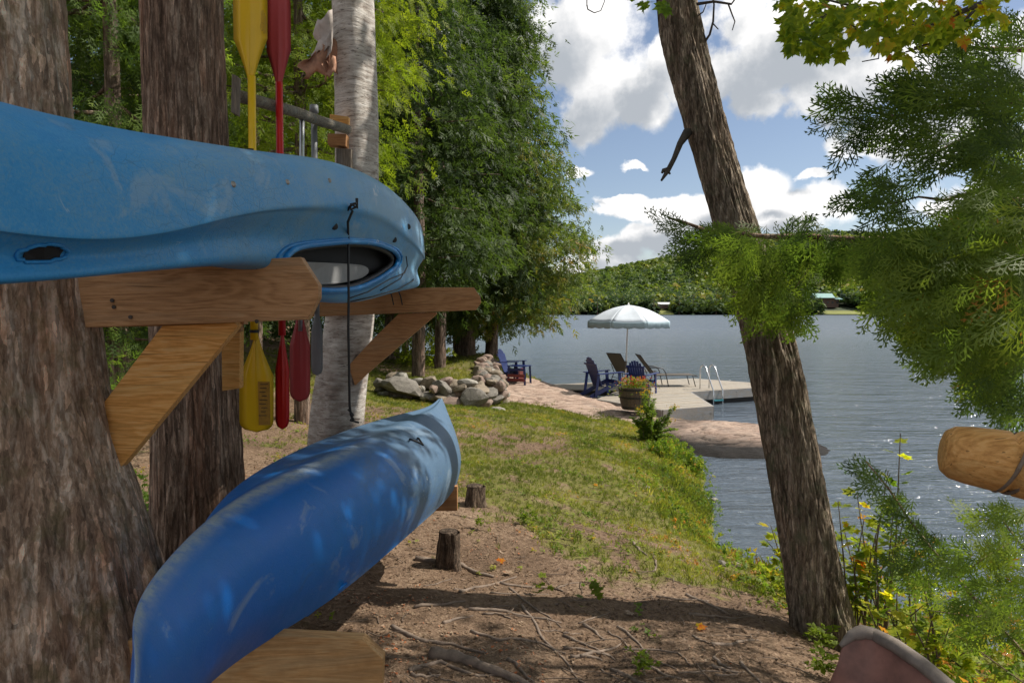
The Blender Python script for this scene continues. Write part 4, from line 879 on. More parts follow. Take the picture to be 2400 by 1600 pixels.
# undergrowth shrubs left
def shrub(name, label, x, y, Y, rad, h, n, size, tint, mleaf, tm, group=None, seed=0, cat='shrub'):
    X = (x * 1.0204 - 1200) / F * Y; zb = z1(X, Y); g = np.random.default_rng(seed)
    o = thing(name, label, cat, (X, Y, zb), group)
    a = g.uniform(0, 6.283, n); r = np.sqrt(g.random(n)) * rad; hh = g.random(n) ** .8 * h
    P = np.stack([X + r * np.cos(a), Y + r * np.sin(a), zb + hh * (1 - .5 * (r / rad) ** 2)], -1); Dn = np.stack([np.cos(a) * .6, np.sin(a) * .6, np.full(n, .5)], -1) + g.normal(0, .4, (n, 3))
    bake('foliage', tm, P, Dn, g.normal(0, .5, (n, 3)) + np.array([0, 0, 1.]), size * g.uniform(.6, 1.2, n), tint + g.normal(0, .12, n), mleaf, o)
    mb = MB()
    for i in range(6):
        k = g.integers(0, n); mb.tube([(X, Y, zb - .03), tuple((P[k] + np.array([X, Y, zb])) / 2 + np.array([0, 0, .05])), tuple(P[k])], [.012, .008, .003], 5)
    mb.build('stem', M_twig, o, fixn=False); return o
shrub('shrub', 'dark leafy shrub seen under the near beam beside the thick trunk', 262, 860, 6.2, .55, 1.05, 420, .16, .35, M_cedar, T_mid, seed=1)
shrub('shrub', 'low green shrub at the foot of the middle trunk', 300, 1050, 4.3, .35, .4, 200, .12, .3, M_herb, T_leafy, seed=2)
shrub('shrub', 'pale green feathery shrub beneath the far brace', 975, 790, 21, .8, .95, 260, .3, .75, M_lime, T_leafy, seed=3)

# ------------------------------------------------------------------ racks
YB = 2.04
def board(name, pts, Y, th, m, parent):
    """pts: outline measured on the board face, Y: distance of that face"""
    return MB().prism([atd(x, y, Y) for x, y in pts], (0, th, 0)).build(name, m, parent, bevel=.003)
rk = thing('rack_bracket', 'near wooden rack bracket with chamfered beam and diagonal brace on the thick trunk', 'rack', (-1.2, YB, 1.0), 'wooden rack brackets')
board('beam', [(90, 756), (706, 734), (731, 684), (731, 654), (690, 590), (560, 597), (90, 625)], YB, .04, M_board, rk)
board('brace', [(372, 748), (540, 740), (546, 748), (285, 1065), (200, 1140), (120, 1080), (180, 1000)], YB + .042, .04, M_board_b, rk)
board('back_beam', [(100, 754), (560, 745), (560, 640), (100, 660)], YB + .085, .036, M_board_d, rk)
rk2 = thing('rack_bracket', 'far wooden rack bracket with diagonal brace fixed to the birch', 'rack', (-.85, 3.85, 1.0), 'wooden rack brackets')
board('beam', [(700, 728), (1093, 712), (1105, 694), (1102, 680), (1088, 660), (1000, 660), (700, 672)], 3.82, .04, M_board_d, rk2)
board('brace', [(915, 721), (1002, 717), (1002, 722), (850, 852), (815, 885), (800, 840), (850, 785)], 3.862, .04, M_board_d, rk2)
rk3 = thing('rack_bracket', 'lowest wooden rack arm under the near end of the dark blue boat', 'rack', (-.9, YB, .4), 'wooden rack brackets')
board('beam', [(180, 1640), (800, 1625), (876, 1580), (879, 1512), (832, 1468), (640, 1458), (180, 1475)], 1.93, .045, M_board_l, rk3)
rk4 = thing('rack_bracket', 'low wooden rack arm hidden under the far end of the dark blue boat', 'rack', (-.85, 3.85, .3), 'wooden rack brackets')
MB().box((-.62, 3.84, .44), (.62, .04, .14)).build('beam', M_board_d, rk4, bevel=.003)
# screws in the near beam
mb = MB()
for x, y in ((258, 688), (300, 735), (262, 700), (590, 612), (590, 742)):
    mb.lathe(atd(x, y, YB - .001), [(0.0001, 0), (.004, 0)], 8)
mb.v = [(v[0], YB - .002 + (v[2] - 0) * 0, v[2]) if False else v for v in mb.v]
for k_, (x, y) in enumerate(((258, 690), (300, 728), (262, 705), (590, 614), (590, 738))):
    c_ = atd(x, y, YB - .001); MB().tube([c_, c_ + Vector((0, -.003, 0))], .006, 10).build('screw', M_deadtwig, rk)
# paddle holder: rail and small boards between the two trunks
pr = thing('paddle_rail', 'weathered round rail on wooden blocks holding the paddles upright', 'rail', (-1.2, 3.1, 2.2))
MB().tube([atd(536, 218, 3.06), atd(600, 235, 3.15), atd(680, 258, 3.4), atd(740, 280, 3.6), atd(800, 298, 3.78)], [.028, .026, .026, .027, .025], 12).build('rail', M_rail, pr, smooth=True)
board('block', [(532, 170), (543, 173), (541, 262), (530, 258)], 2.96, .05, M_post, pr)
board('block', [(757, 262), (800, 268), (798, 298), (757, 290)], 3.80, .04, M_board_b, pr)
board('block', [(752, 306), (795, 308), (794, 336), (752, 332)], 3.78, .07, M_board_d, pr)
board('cleat', [(772, 340), (806, 342), (806, 400), (772, 392)], 3.80, .05, M_post, pr)
board('lower_post', [(508, 760), (551, 752), (550, 892), (510, 898)], 2.84, .045, M_board_b, pr)
board('lower_post', [(525, 752), (553, 745), (553, 760), (525, 770)], 2.80, .03, M_board_d, pr)

# ------------------------------------------------------------------ paddles
def blade(mb, c0, c1, w, thick, n=36, tipround=.13, axis_x=Vector((1, 0, 0)), neck=.12):
    """c0 shaft end, c1 tip"""
    c0, c1 = Vector(c0), Vector(c1); d = c1 - c0; sx = axis_x.normalized(); nrm = d.normalized().cross(sx); rows = []
    for i in range(n + 1):
        t = i / n
        w_ = neck + (1 - neck) * min(1, (t / .42)) ** 1.25 if t < .42 else 1.0 - .06 * abs(t - .7)
        if t > 1 - tipround: q = (t - (1 - tipround)) / tipround; w_ *= math.sqrt(max(.0, 1 - q ** 2.6)) * .97 + .03
        th = thick * (1.3 - t * .9)
        rows.append([c0 + d * t + sx * (w / 2 * w_ * s) + nrm * z for s, z in ((-1, 0), (-.5, th * .5), (-.10, th * .6), (0, th * 2.6 * (1 - t * .75)), (.10, th * .6), (.5, th * .5), (1, 0), (.5, -th * .5), (.1, -th * .6), (0, -th * 2.6 * (1 - t * .75)), (-.1, -th * .6), (-.5, -th * .5))])
    k = len(rows[0]); vs = [p for r_ in rows for p in r_]
    fs = [(i * k + j, i * k + (j + 1) % k, (i + 1) * k + (j + 1) % k, (i + 1) * k + j) for i in range(n) for j in range(k)]
    fs += [tuple(range(k))[::-1], tuple(n * k + j for j in range(k))]
    mb.add(vs, fs)
def paddle(label, Y0, Y1, up_c, up_w, up_y, sh, lo_c, lo_w, lo_y, m_sh, m_up, m_lo, r=.0145, ax=(1, 0, 0), ax2=(1, 0, 0)):
    o = thing('paddle', label, 'paddle', atd(lo_c, lo_y[1], Y1), 'paddles hanging on the rail')
    if up_y: mb = MB(); blade(mb, atd(up_c, up_y[1], Y0), atd(up_c - 2, up_y[0], Y0), up_w * 1.02 / F * Y0, .005, axis_x=Vector(ax)); mb.build('upper_blade', m_up, o, smooth=True)
    MB().tube([atd(sh[0], sh[1], Y0), atd((sh[0] + sh[2]) / 2, (sh[1] + sh[3]) / 2, (Y0 + Y1) / 2), atd(sh[2], sh[3], Y1)], r, 12).build('shaft', m_sh, o, smooth=True)
    if lo_y: mb = MB(); blade(mb, atd(lo_c, lo_y[0], Y1), atd(lo_c, lo_y[1], Y1), lo_w * 1.02 / F * Y1, .005, axis_x=Vector(ax2)); mb.build('lower_blade', m_lo, o, smooth=True)
    return o
p1 = paddle('yellow double paddle standing nearest the middle trunk', 2.98, 2.98, 576, 78, (-60, 195), (578, 175, 584, 780), 589, 80, (770, 992), M_yellow, M_yellow, M_yellow, .0165)
MB().tube([atd(578, 343, 2.98), atd(578, 350, 2.98)], .0185, 12).build('ferrule', M_black, p1); MB().tube([atd(584, 757, 2.98), atd(584, 764, 2.98)], .021, 12).build('ferrule', M_black, p1)
MB().box(atd(607, 926, 2.965), (.050, .002, .19)).build('sticker', M_sticker, p1)
mb = MB()
for i in range(9): mb.box(atd(607 - 2 * (i % 3), 882 + i * 9, 2.9635), (.034 - .004 * (i % 4), .0012, .003))
mb.build('sticker_print', M_frame, p1)
mb = MB()
for i in range(5): mb.box(atd(600 + i * 2.6, 45 + i * 3, 2.962), (.0013, .001, .10 - .014 * abs(i - 2)))
mb.tube([atd(602 + 4 * math.cos(a * .7), 62 + 10 * math.sin(a * .7), 2.962) for a in range(10)], .0007, 4)
mb.build('moulded_mark', M_sticker, p1)
p2 = paddle('red double paddle with its narrow lower blade turned sideways', 3.2, 3.2, 641, 56, (-20, 215), (641, 190, 648, 770), 648.5, 33, (750, 986), M_red, M_redblade, M_red, .0165)
p3 = paddle('maroon bladed paddle with a bare aluminium shaft', 3.45, 3.45, 694, 0, None, (694, 275, 690, 760), 689, 48, (700, 922), M_alu, M_red, M_redblade, .0125)
p4 = paddle('grey paddle hanging closest to the birch', 3.62, 3.62, 722, 0, None, (721, 250, 727, 720), 728, 27, (690, 862), M_grey, M_grey, M_grey, .016)
MB().lathe(atd(721, 250, 3.62), [(.0001, .02), (.022, .018), (.024, -.02), (.0001, -.03)], 12).build('grip', M_grey, p4, smooth=True)

# ------------------------------------------------------------------ boats on the racks
def spline(xs_, ys_, q):
    """natural cubic through the points"""
    x = np.array(xs_, float); y = np.array(ys_, float); n = len(x); h = np.diff(x); A = np.zeros((n, n)); b = np.zeros((n,) + y.shape[1:]); A[0, 0] = A[-1, -1] = 1
    for i in range(1, n - 1):
        A[i, i - 1], A[i, i], A[i, i + 1] = h[i - 1], 2 * (h[i - 1] + h[i]), h[i]; b[i] = 3 * ((y[i + 1] - y[i]) / h[i] - (y[i] - y[i - 1]) / h[i - 1])
    c = np.linalg.solve(A, b.reshape(n, -1)).reshape(b.shape); k = np.clip(np.searchsorted(x, q) - 1, 0, n - 2); hk = h[k].reshape((-1,) + (1,) * (y.ndim - 1)); dx = (q - x[k]).reshape(hk.shape)
    B = (y[k + 1] - y[k]) / hk - hk * (2 * c[k] + c[k + 1]) / 3; Dd = (c[k + 1] - c[k]) / (3 * hk)
    return y[k] + B * dx + c[k] * dx ** 2 + Dd * dx ** 3
def closed_curve(P, n, tension=.5):
    P = np.array(P, float); k = len(P); out = []
    for i in range(k):
        p0, p1_, p2_, p3_ = P[(i - 1) % k], P[i], P[(i + 1) % k], P[(i + 2) % k]
        for j in range(n):
            t = j / n; out.append(.5 * ((2 * p1_) + (-p0 + p2_) * t + (2 * p0 - 5 * p1_ + 4 * p2_ - p3_) * t * t + (-p0 + 3 * p1_ - 3 * p2_ + p3_) * t ** 3))
    return np.array(out)
def hull(stations, ny=150, nseg=9):
    Ys = [s[0] for s in stations]; sec = np.array([s[1] for s in stations], float)     # (S, K, 2)
    q = np.linspace(Ys[0], Ys[-1], ny); S = spline(Ys, sec, q)
    return q, np.array([closed_curve(s, nseg) for s in S])
def hull_mesh(q, rings, end0, end1):
    ny, m = rings.shape[:2]; V = np.concatenate([rings[..., :1], np.broadcast_to(q[:, None, None], (ny, m, 1)), rings[..., 1:]], -1)
    idx = np.arange(ny * m).reshape(ny, m); nx = np.roll(idx, -1, 1)
    Fq = np.stack([idx[:-1], nx[:-1], nx[1:], idx[1:]], -1).reshape(-1, 4)
    V = V.reshape(-1, 3); V = np.concatenate([V, [end0, end1]]); a, b = len(V) - 2, len(V) - 1
    return V, Fq, idx, a, b
# kayak one: section points T crest, S shoulder, C chine, E flank, B low edge, U underside, K back, H back top
def k1sec(T, Cn, B, back):
    T, Cn, B = np.array(T), np.array(Cn), np.array(B); S = T * .42 + Cn * .58 + np.array([.035, .055]); E = Cn * .5 + B * .5 + np.array([-.022, .0])
    E2 = Cn * .84 + B * .16 + np.array([-.005, 0]); U = np.array([(B[0] + back) / 2, B[1] + .012]); K = np.array([back, (T[1] + B[1]) / 2 - .02]); U2 = np.array([back + .05, B[1] + .05]); H = np.array([back + .06, T[1] - .06])
    return [T, S, Cn, E2, E, B, U, U2, K, H]
st = []
def cp(x, y, Y): p = atd(x, y, Y); return (p.x, p.z)
st.append((0.62, k1sec((-1.02, 1.80), (-.90, 1.66), (-.90, 1.56), -1.12)))
st.append((0.9, k1sec((-.985, 1.852), (-.83, 1.645), (-.85, 1.535), -1.17)))
st.append((1.25, k1sec((-.93, 1.876), (-.75, 1.645), (-.80, 1.560), -1.20)))
st.append((1.7, k1sec((-.87, 1.927), (-.685, 1.748), (-.755, 1.612), -1.19)))
st.append((2.1, k1sec((-.82, 1.986), (-.635, 1.832), (-.735, 1.625), -1.17)))
st.append((2.5, k1sec((-.765, 2.054), (-.585, 1.888), (-.70, 1.560), -1.13)))
st.append((2.9, k1sec((-.71, 2.096), (-.530, 1.905), (-.625, 1.550), -1.04)))
st.append((3.25, k1sec((-.665, 2.112), (-.492, 1.870), (-.560, 1.590), -.95)))
st.append((3.55, k1sec((-.63, 2.098), (-.472, 1.83), (-.51, 1.620), -.85)))
st.append((3.74, k1sec((-.61, 2.05), (-.482, 1.80), (-.515, 1.660), -.76)))
st.append((3.84, k1sec((-.61, 1.97), (-.535, 1.83), (-.555, 1.72), -.69)))
q, rings = hull(st, 260, 12)
V, Fq, idx, ea, eb = hull_mesh(q, rings, (-1.02, .58, 1.70), (-.61, 3.86, 1.85))
nr = rings.shape[1]; ends = np.array([(ea, idx[0, (j + 1) % nr], idx[0, j], ea) for j in range(nr)] + [(eb, idx[-1, j], idx[-1, (j + 1) % nr], eb) for j in range(nr)])
OPEN = [(2.13, 1.655), (2.17, 1.685), (2.25, 1.71), (2.4, 1.735), (2.65, 1.768), (2.9, 1.785), (3.12, 1.778), (3.24, 1.755), (3.24, 1.715), (3.12, 1.675), (2.95, 1.63), (2.75, 1.59), (2.5, 1.575), (2.28, 1.585), (2.17, 1.615)]
def inpoly(py_, pz, poly):
    c = np.zeros(np.shape(py_), bool); n = len(poly)
    for i in range(n):
        (ax, ay), (bx_, by) = poly[i], poly[(i + 1) % n]; m_ = ((ay > pz) != (by > pz)) & (py_ < (bx_ - ax) * (pz - ay) / (by - ay + 1e-12) + ax); c ^= m_
    return c
cen = V[Fq].mean(1); flank = np.arange(len(Fq)) % nr; on_right = (flank >= 2 * 12) & (flank < 5 * 12 + 8)
keep = ~(inpoly(cen[:, 1], cen[:, 2], OPEN) & on_right)
def hull_obj(name, V, Fq, ends, m, parent, wear, rub, attrs_extra=None):
    me = bpy.data.meshes.new(name); org = np.array(world_loc(parent)); faces = [tuple(f) for f in Fq] + [tuple(f[:3]) for f in ends]
    me.from_pydata([tuple(v) for v in (V - org)], [], faces)
    for an, av in (('wear', wear), ('rub', rub)):
        a = me.attributes.new(an, 'FLOAT', 'POINT'); a.data.foreach_set('value', np.asarray(av, dtype=np.float32))
    bm = bmesh.new(); bm.from_mesh(me); bmesh.ops.recalc_face_normals(bm, faces=bm.faces); bm.to_mesh(me); bm.free()
    me.materials.append(m); me.polygons.foreach_set('use_smooth', [True] * len(me.polygons))
    o = bpy.data.objects.new(name, me); C.objects.link(o); o.parent = parent; return o
K1 = thing('kayak', 'pale sky blue kayak lying tilted upside down on the upper rack', 'kayak', (-.8, 2.4, 1.6), 'blue boats on the racks')
wear = np.clip((V[:, 1] - 1.0) / 2.6, 0, 1) * .45 + .30 + .12 * (V[:, 2] > 1.9)
rub = np.clip(1 - np.hypot((V[:, 1] - 3.75) / .5, (V[:, 2] - 2.0) / .25), 0, 1) * .8
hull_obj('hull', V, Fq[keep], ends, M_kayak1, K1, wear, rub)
# dark liner inside
cy = rings.mean(1, keepdims=True); inner = cy + (rings - cy) * .60
V2, F2, i2, e1, e2 = hull_mesh(q, inner, (-1.02, .7, 1.70), (-.61, 3.75, 1.85)); sel = (V2[F2].mean(1)[:, 1] > 1.7) & (V2[F2].mean(1)[:, 1] < 3.5)
npmesh('cockpit_liner', V2, F2[sel], M_liner, K1, smooth=True)
def surf_x(y, z, off=0.0):
    """x of the right flank at (y, z)"""
    k = int(np.clip((y - q[0]) / (q[-1] - q[0]) * (len(q) - 1), 0, len(q) - 1)); r_ = rings[k][12:64]; j = np.argmin(np.abs(r_[:, 1] - z)); return float(r_[j, 0]) + off
def on_flank(pts, off=.0, n=6):
    P = closed_curve(pts, n); return [Vector((surf_x(a, b, off), a, b)) for a, b in P]
rim = on_flank(OPEN, .004, 8); MB().tube(rim + rim[:2], .011, 10, False).build('coaming', M_kayak1, K1, smooth=True)
sc2 = lambda s: [((a - 2.68) * s + 2.68, (b - 1.68) * s + 1.68) for a, b in OPEN]
rim2 = on_flank(sc2(1.10), .002, 8); MB().tube(rim2 + rim2[:2], .006, 8, False).build('coaming_lip', M_kayak1, K1, smooth=True)
rim3 = on_flank(sc2(.93), -.016, 8); MB().tube(rim3 + rim3[:2], .014, 8, False).build('rim_seal', M_black, K1, smooth=True)
pan = [(2.2, 1.628), (2.3, 1.664), (2.45, 1.675), (2.7, 1.688), (2.93, 1.695), (2.99, 1.675), (2.93, 1.645), (2.8, 1.622), (2.6, 1.60), (2.35, 1.592), (2.24, 1.600)]
pp = closed_curve(pan, 5); MB().prism([Vector((surf_x(a, b) - .035, a, b)) for a, b in pp], (-.02, 0, 0)).build('seat_pad', M_foam, K1, bevel=.004)
# moulded handle slot, screws, fittings
def fit(y, z, m, s=.008, name='screw'):
    x = surf_x(y, z); mb = MB(); c = Vector((x, y, z)); 
    for a in range(1): mb.lathe((0, 0, 0), [(.0001, .004), (s, .003), (s, -.002)], 10)
    M3 = Vector((1, -.35, .35)).to_track_quat('Z', 'Y').to_matrix(); mb.v = [tuple(c + M3 @ Vector(v)) for v in mb.v]
    return mb.build(name, m, K1, smooth=True)
def hit(x, y):
    """where the line through a picture point meets the right side of the kayak"""
    best = None
    for k, Y in enumerate(q):
        p = atd(x, y, Y); r_ = rings[k][0:64]; j = np.argmin(np.abs(r_[:, 1] - p.z)); d = abs(r_[j, 0] - p.x) + abs(r_[j, 1] - p.z)
        if best is None or d < best[0]: best = (d, Vector((r_[j, 0], Y, r_[j, 1])))
    return best[1]
def spot(x, y, m, s, name):
    c = hit(x, y); n_v = (Vector((0, 0, CAMZ)) - c).normalized(); mb = MB(); mb.lathe((0, 0, 0), [(.0001, .004), (s * .7, .004), (s, .001), (s, -.004)], 12)
    M3 = (n_v + Vector((.6, 0, .3))).to_track_quat('Z', 'Y').to_matrix(); mb.v = [tuple(c + M3 @ Vector(v)) for v in mb.v]; return mb.build(name, m, K1, smooth=True)
for x, y in ((535, 422), (661, 416), (757, 414)): spot(x, y, M_screw, .0085, 'screw')
for x, y in ((767, 520), (904, 551), (937, 520)): spot(x, y, M_black, .014, 'deck_fitting'); 
c = hit(97, 583); M3 = Vector((1, -.5, 0.1)).to_track_quat('Z', 'Y').to_matrix(); mb = MB()
ring_ = [Vector((.0, math.cos(a) * .052, math.sin(a) * .0115)) for a in np.linspace(0, 6.283, 25)[:-1]]
def around(o_, sx=1.0): return [hit(97 + 57 * math.cos(a) * sx, 583 - 6 * math.cos(a) * sx + 21 * math.sin(a) * sx) + Vector((o_, -o_ * .6, 0)) for a in np.linspace(0, 6.283, 25)[:-1]]
r_o = around(.002); mb.tube(r_o + r_o[:1], .0035, 6, False); mb.build('handle_rim', M_kayak1, K1, smooth=True)
r_i = around(.0015, .86); MB().add(r_i, [tuple(range(len(r_i)))]).build('handle_slot', M_liner, K1, fixn=False)
def cord(name, pts, r, parent, m=M_black): return MB().tube(pts, r, 7).build(name, m, parent, smooth=True)
for k, pts in enumerate(([(930, 588), (932, 612), (925, 628), (890, 645), (840, 668), (800, 682)], [(950, 628), (945, 645), (912, 664), (850, 682), (800, 692)], [(932, 612), (915, 640), (870, 668)])):
    cord('deck_cord', [hit(x, y) + Vector((.012, -.014, 0)) for x, y in pts], .0028, K1)
mb = MB(); a = hit(896, 667)
for x in (898, 918): mb.tube([atd(x - 3, 668, 3.70), atd(x + 2, 680, 3.68), atd(x + 6, 700, 3.70)], .0035, 6)
mb.build('cord_end', M_black, K1, smooth=True)
# hanging black rope
top = hit(806, 486) + Vector((.012, -.02, 0)); rp = [top, atd(799, 510, top.y - .03), atd(800, 540, 2.62), atd(800, 600, 2.60), atd(801, 680, 2.56), atd(800, 750, 2.56), atd(802, 850, 2.56), atd(803, 930, 2.57), atd(806, 952, 2.58), atd(812, 965, 2.58)]
rope = thing('rope', 'black bungee rope knotted on the kayak and hanging to the lower boat', 'rope', rp[-1])
cord('cord', rp, .0048, rope)
kb = hit(806, 478) + Vector((.015, -.02, 0)); mb = MB()
mb.tube([kb + Vector((-.022, 0, -.012)), kb + Vector((-.004, -.012, .006)), kb + Vector((.012, 0, -.004)), kb + Vector((.012, 0, .03))], .0055, 7); mb.tube([kb + Vector((.010, 0, .0)), kb + Vector((-.008, -.01, -.012)), kb + Vector((-.010, 0, .008)), kb + Vector((.012, -.01, .010))], .005, 7)
mb.build('knot', M_black, rope, smooth=True)
mb = MB(); e = rp[-2]; mb.tube([e + Vector((-.01, 0, .02)), e + Vector((.012, -.01, 0)), e + Vector((.0, -.01, -.02)), e + Vector((.03, 0, -.03))], .004, 6); mb.build('hook', M_black, rope, smooth=True)

# boat two
def k2sec(K, Rr, L, bulge=.1, under=0.0):
    K, Rr, L = np.array(K), np.array(Rr), np.array(L); d = Rr - K; nrm = np.array([-d[1], d[0]]); nrm = nrm / (np.linalg.norm(nrm) + 1e-9); ch = np.linalg.norm(d)
    M1 = K + d * .33 + nrm * bulge * .85; M2 = K + d * .72 + nrm * bulge * .75; Kt = K * .5 + L * .5 + np.array([0, .004]); w = K[0] - L[0]
    LL = np.array([L[0] - .09 * min(1, max(.1, (K[0] - L[0]) / .3)), L[1] - ch * .45]); LB = np.array([L[0] - .02, Rr[1] + .015]); BB = np.array([(L[0] + Rr[0]) / 2 + under, Rr[1] - .02]); R2 = Rr + np.array([-.03, -.02])
    return [K, M1, M2, Rr, R2, BB, LB, LL, L, Kt]
def xz(x, y, Y): p = atd(x, y, Y); return (p.x, p.z)
st2 = [(1.02, k2sec((-.585, .86), (-.60, .70), (-.62, .85), .015)), (1.10, k2sec((-.62, .90), (-.655, .66), (-.64, .84), .03)), (1.25, k2sec(xz(311, 1432, 1.25), (-.70, .625), (-.715, .82), .06)), (1.6, k2sec(xz(416, 1258, 1.6), (-.735, .60), (-.84, .80), .10)),
       (2.14, k2sec(xz(600, 1122, 2.14), (-.62, .565), (-.95, .865), .125)), (2.6, k2sec(xz(760, 1052, 2.6), (-.515, .55), (-.965, .89), .13)), (3.04, k2sec(xz(867, 1008, 3.04), (-.425, .545), (-.90, .90), .125)),
       (3.5, k2sec((-.53, .905), (-.362, .515), (-.78, .905), .115)), (3.85, k2sec((-.49, .905), (-.325, .505), (-.66, .90), .095)), (4.1, k2sec((-.465, .90), (-.322, .52), (-.565, .895), .07)), (4.27, k2sec((-.452, .915), (-.358, .57), (-.505, .905), .045)), (4.38, k2sec((-.45, .935), (-.40, .66), (-.475, .925), .02))]
q2, rings2 = hull(st2, 240, 12)
V, Fq, idx, ea, eb = hull_mesh(q2, rings2, (-.60, 1.0, .80), (-.44, 4.41, .86)); nr = rings2.shape[1]
ends = np.array([(ea, idx[0, (j + 1) % nr], idx[0, j], ea) for j in range(nr)] + [(eb, idx[-1, j], idx[-1, (j + 1) % nr], eb) for j in range(nr)])
K2 = thing('kayak', 'deep blue scuffed kayak lying upside down on the low rack', 'kayak', (-.6, 2.6, .55), 'blue boats on the racks')
wear = np.clip((V[:, 1] - 2.0) / 1.5, 0, 1) * .95 + .04
ringj = np.arange(len(V)) % nr; ridge_ = np.minimum(ringj, nr - ringj) / 12.0
rub = np.clip(1 - ridge_ * 2.6, 0, 1) * np.clip((3.3 - V[:, 1]) / .8, 0, 1) * 1.5
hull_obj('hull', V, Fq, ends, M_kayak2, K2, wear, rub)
def hit2(x, y):
    best = None
    for k, Y in enumerate(q2):
        p = atd(x, y, Y); r_ = rings2[k]; j = np.argmin(np.hypot(r_[:, 0] - p.x, r_[:, 1] - p.z)); d = np.hypot(r_[j, 0] - p.x, r_[j, 1] - p.z)
        if best is None or d < best[0]: best = (d, Vector((r_[j, 0], Y, r_[j, 1])))
    return best[1]
cord('carry_handle', [hit2(x, y) + Vector((.01, -.02, .012)) for x, y in ((925, 1003), (935, 1000), (960, 1012), (968, 1024), (955, 1020), (938, 1010), (962, 1018))], .0045, K2)
cord('deck_edge_cord', [hit2(x, y) + Vector((.008, 0, -.004)) for x, y in ((700, 1408), (740, 1375), (790, 1335))], .006, K2, M_kayak2)

# stumps
def stump(label, x, y, Y, w, h, seed):
    p = gp(x, y, -.2); Y = p.y; zb = p.z; o = thing('tree_stump', label, 'stump', (p.x, Y, zb), 'cut stumps on the path'); r = w * .84 * 1.0204 / F * Y / 2; top = atd(x, y - h, Y).z
    trunk_mesh('trunk', [(p.x, Y, zb - .08, r * 1.35), (p.x, Y, zb + .05, r * 1.1), (p.x + .01, Y, top, r)], M_stump, o, 40, .015, .008, 14, 2.5, seed, .03, 3)
    MB().lathe((p.x, Y, top + .004), [(.0001, .006), (r * .7, .005), (r * 1.06, 0), (r * 1.1, -.012)], 20).build('cut_face', M_stump, o)
stump('short square cut stump at the far end of the blue boat', 1090, 1160, 4.9, 42, 45, 1)
stump('dark leaning stump beside the blue boat on the bare soil', 1030, 1300, 4.15, 48, 80, 2)

# ------------------------------------------------------------------ log and canoe at the right edge
lg = thing('log_pole', 'peeled orange log end with a rope groove poking in at the right edge', 'log', atd(2290, 1060, 1.45))
a, b = atd(2163, 1034, 1.5), atd(2700, 1130, 1.35); d = (b - a).normalized(); rad = .064
n_v = 40; L_ = (b - a).length; pts = [a + d * t for t in (0, .004, .02, .05, .10, .118, .128, .14, .155, .17, .30, L_)]; rr_ = [rad * k for k in (.55, .72, .90, .98, 1.04, 1.05, .92, 1.10, 1.12, 1.15, 1.17, 1.2)]
MB().tube(pts, rr_, 32, True).build('log', M_log, lg, smooth=True)
side = d.cross(Vector((0, 0, 1))).normalized(); up_ = side.cross(d)
mb = MB()
for k, tt in enumerate((.126, .134)):
    c = a + d * tt; mb.tube([c + (side * math.cos(s_) + up_ * math.sin(s_)) * rad * 1.02 + d * .02 * math.sin(s_ * 1 + k) for s_ in np.linspace(0, 6.283, 26)], .0045, 6, False)
mb.build('rope_wrap', M_logend, lg, smooth=True)
MB().lathe((0, 0, 0), [(.0001, .003), (rad * .5, .002), (rad * .70, -.004)], 24)
lp = thing('log_post', 'upright post outside the picture that carries the peeled log', 'post', (b.x, b.y, z1(b.x, b.y)))
MB().tube([(b.x, b.y, z1(b.x, b.y) - .2), (b.x, b.y, b.z + .2)], .07, 16).build('post', M_post, lp, smooth=True)
cn = thing('canoe', 'maroon canoe bow with worn grey gunwale in the bottom right corner', 'canoe', atd(2050, 1600, 1.75))
def canoe():
    # bow profile in the plane of the boat's length, hull flares either side of the keel line; the boat points up-left towards the lake
    Y0 = 1.8; A = [(1898, 1590), (1912, 1530), (1932, 1488), (1958, 1463), (1985, 1455), (2010, 1462)]
    stem = [atd(x, y, Y0) for x, y in A]
    gun = [atd(2010, 1462, Y0), atd(2060, 1488, 1.72), (atd(2120, 1530, 1.64)), atd(2190, 1590, 1.56), atd(2300, 1690, 1.44)]
    low = [atd(1898, 1590, Y0), atd(1950, 1700, 1.74), atd(2020, 1790, 1.66), atd(2100, 1870, 1.58), atd(2220, 1960, 1.46)]
    rows = []
    top = stem[2:] + gun[1:]; m_ = len(top)
    bot = [stem[2].lerp(stem[0], .6), stem[0], low[1].lerp(low[0], .6), low[1], low[2], low[3], low[3].lerp(low[4], .5), low[4]]
    for i in range(m_):
        r = []
        for j in range(9):
            v_ = j / 8; p = top[i].lerp(bot[i], v_); w = math.sin(math.pi * v_) * .05 * (i / (m_ - 1) + .25); r.append(p + Vector((-.3, -1, .1)) * w)
        rows.append(r)
    vs = [p for r in rows for p in r]; k = 9; fs = [(i * k + j, i * k + j + 1, (i + 1) * k + j + 1, (i + 1) * k + j) for i in range(m_ - 1) for j in range(k - 1)]
    o = MB().add(vs, fs).build('hull', M_canoe, cn, smooth=True, fixn=False); md = o.modifiers.new('s', 'SUBSURF'); md.levels = md.render_levels = 2; md = o.modifiers.new('t', 'SOLIDIFY'); md.thickness = .008
    # far side of the hull
    off = Vector((.07, .20, -.10)); vs2 = []
    for i, r in enumerate(rows):
        for j, p in enumerate(r): vs2.append(p + off * min(1, i / 3) * (1 - j / 10))
    o = MB().add(vs2, fs).build('hull_far_side', M_canoe, cn, smooth=True, fixn=False); md = o.modifiers.new('s', 'SUBSURF'); md.levels = md.render_levels = 2
    g = [p + Vector((0, .004, .004)) for p in top]; mb = MB(); gg = []
    for i in range(len(g) - 1):
        for s_ in range(5): gg.append(g[i].lerp(g[i + 1], s_ / 5))
    mb.tube(gg, [.006 + .012 * min(1, i / 8) for i in range(len(gg))], 10); mb.build('gunwale', M_gunwale, cn, smooth=True)
canoe()

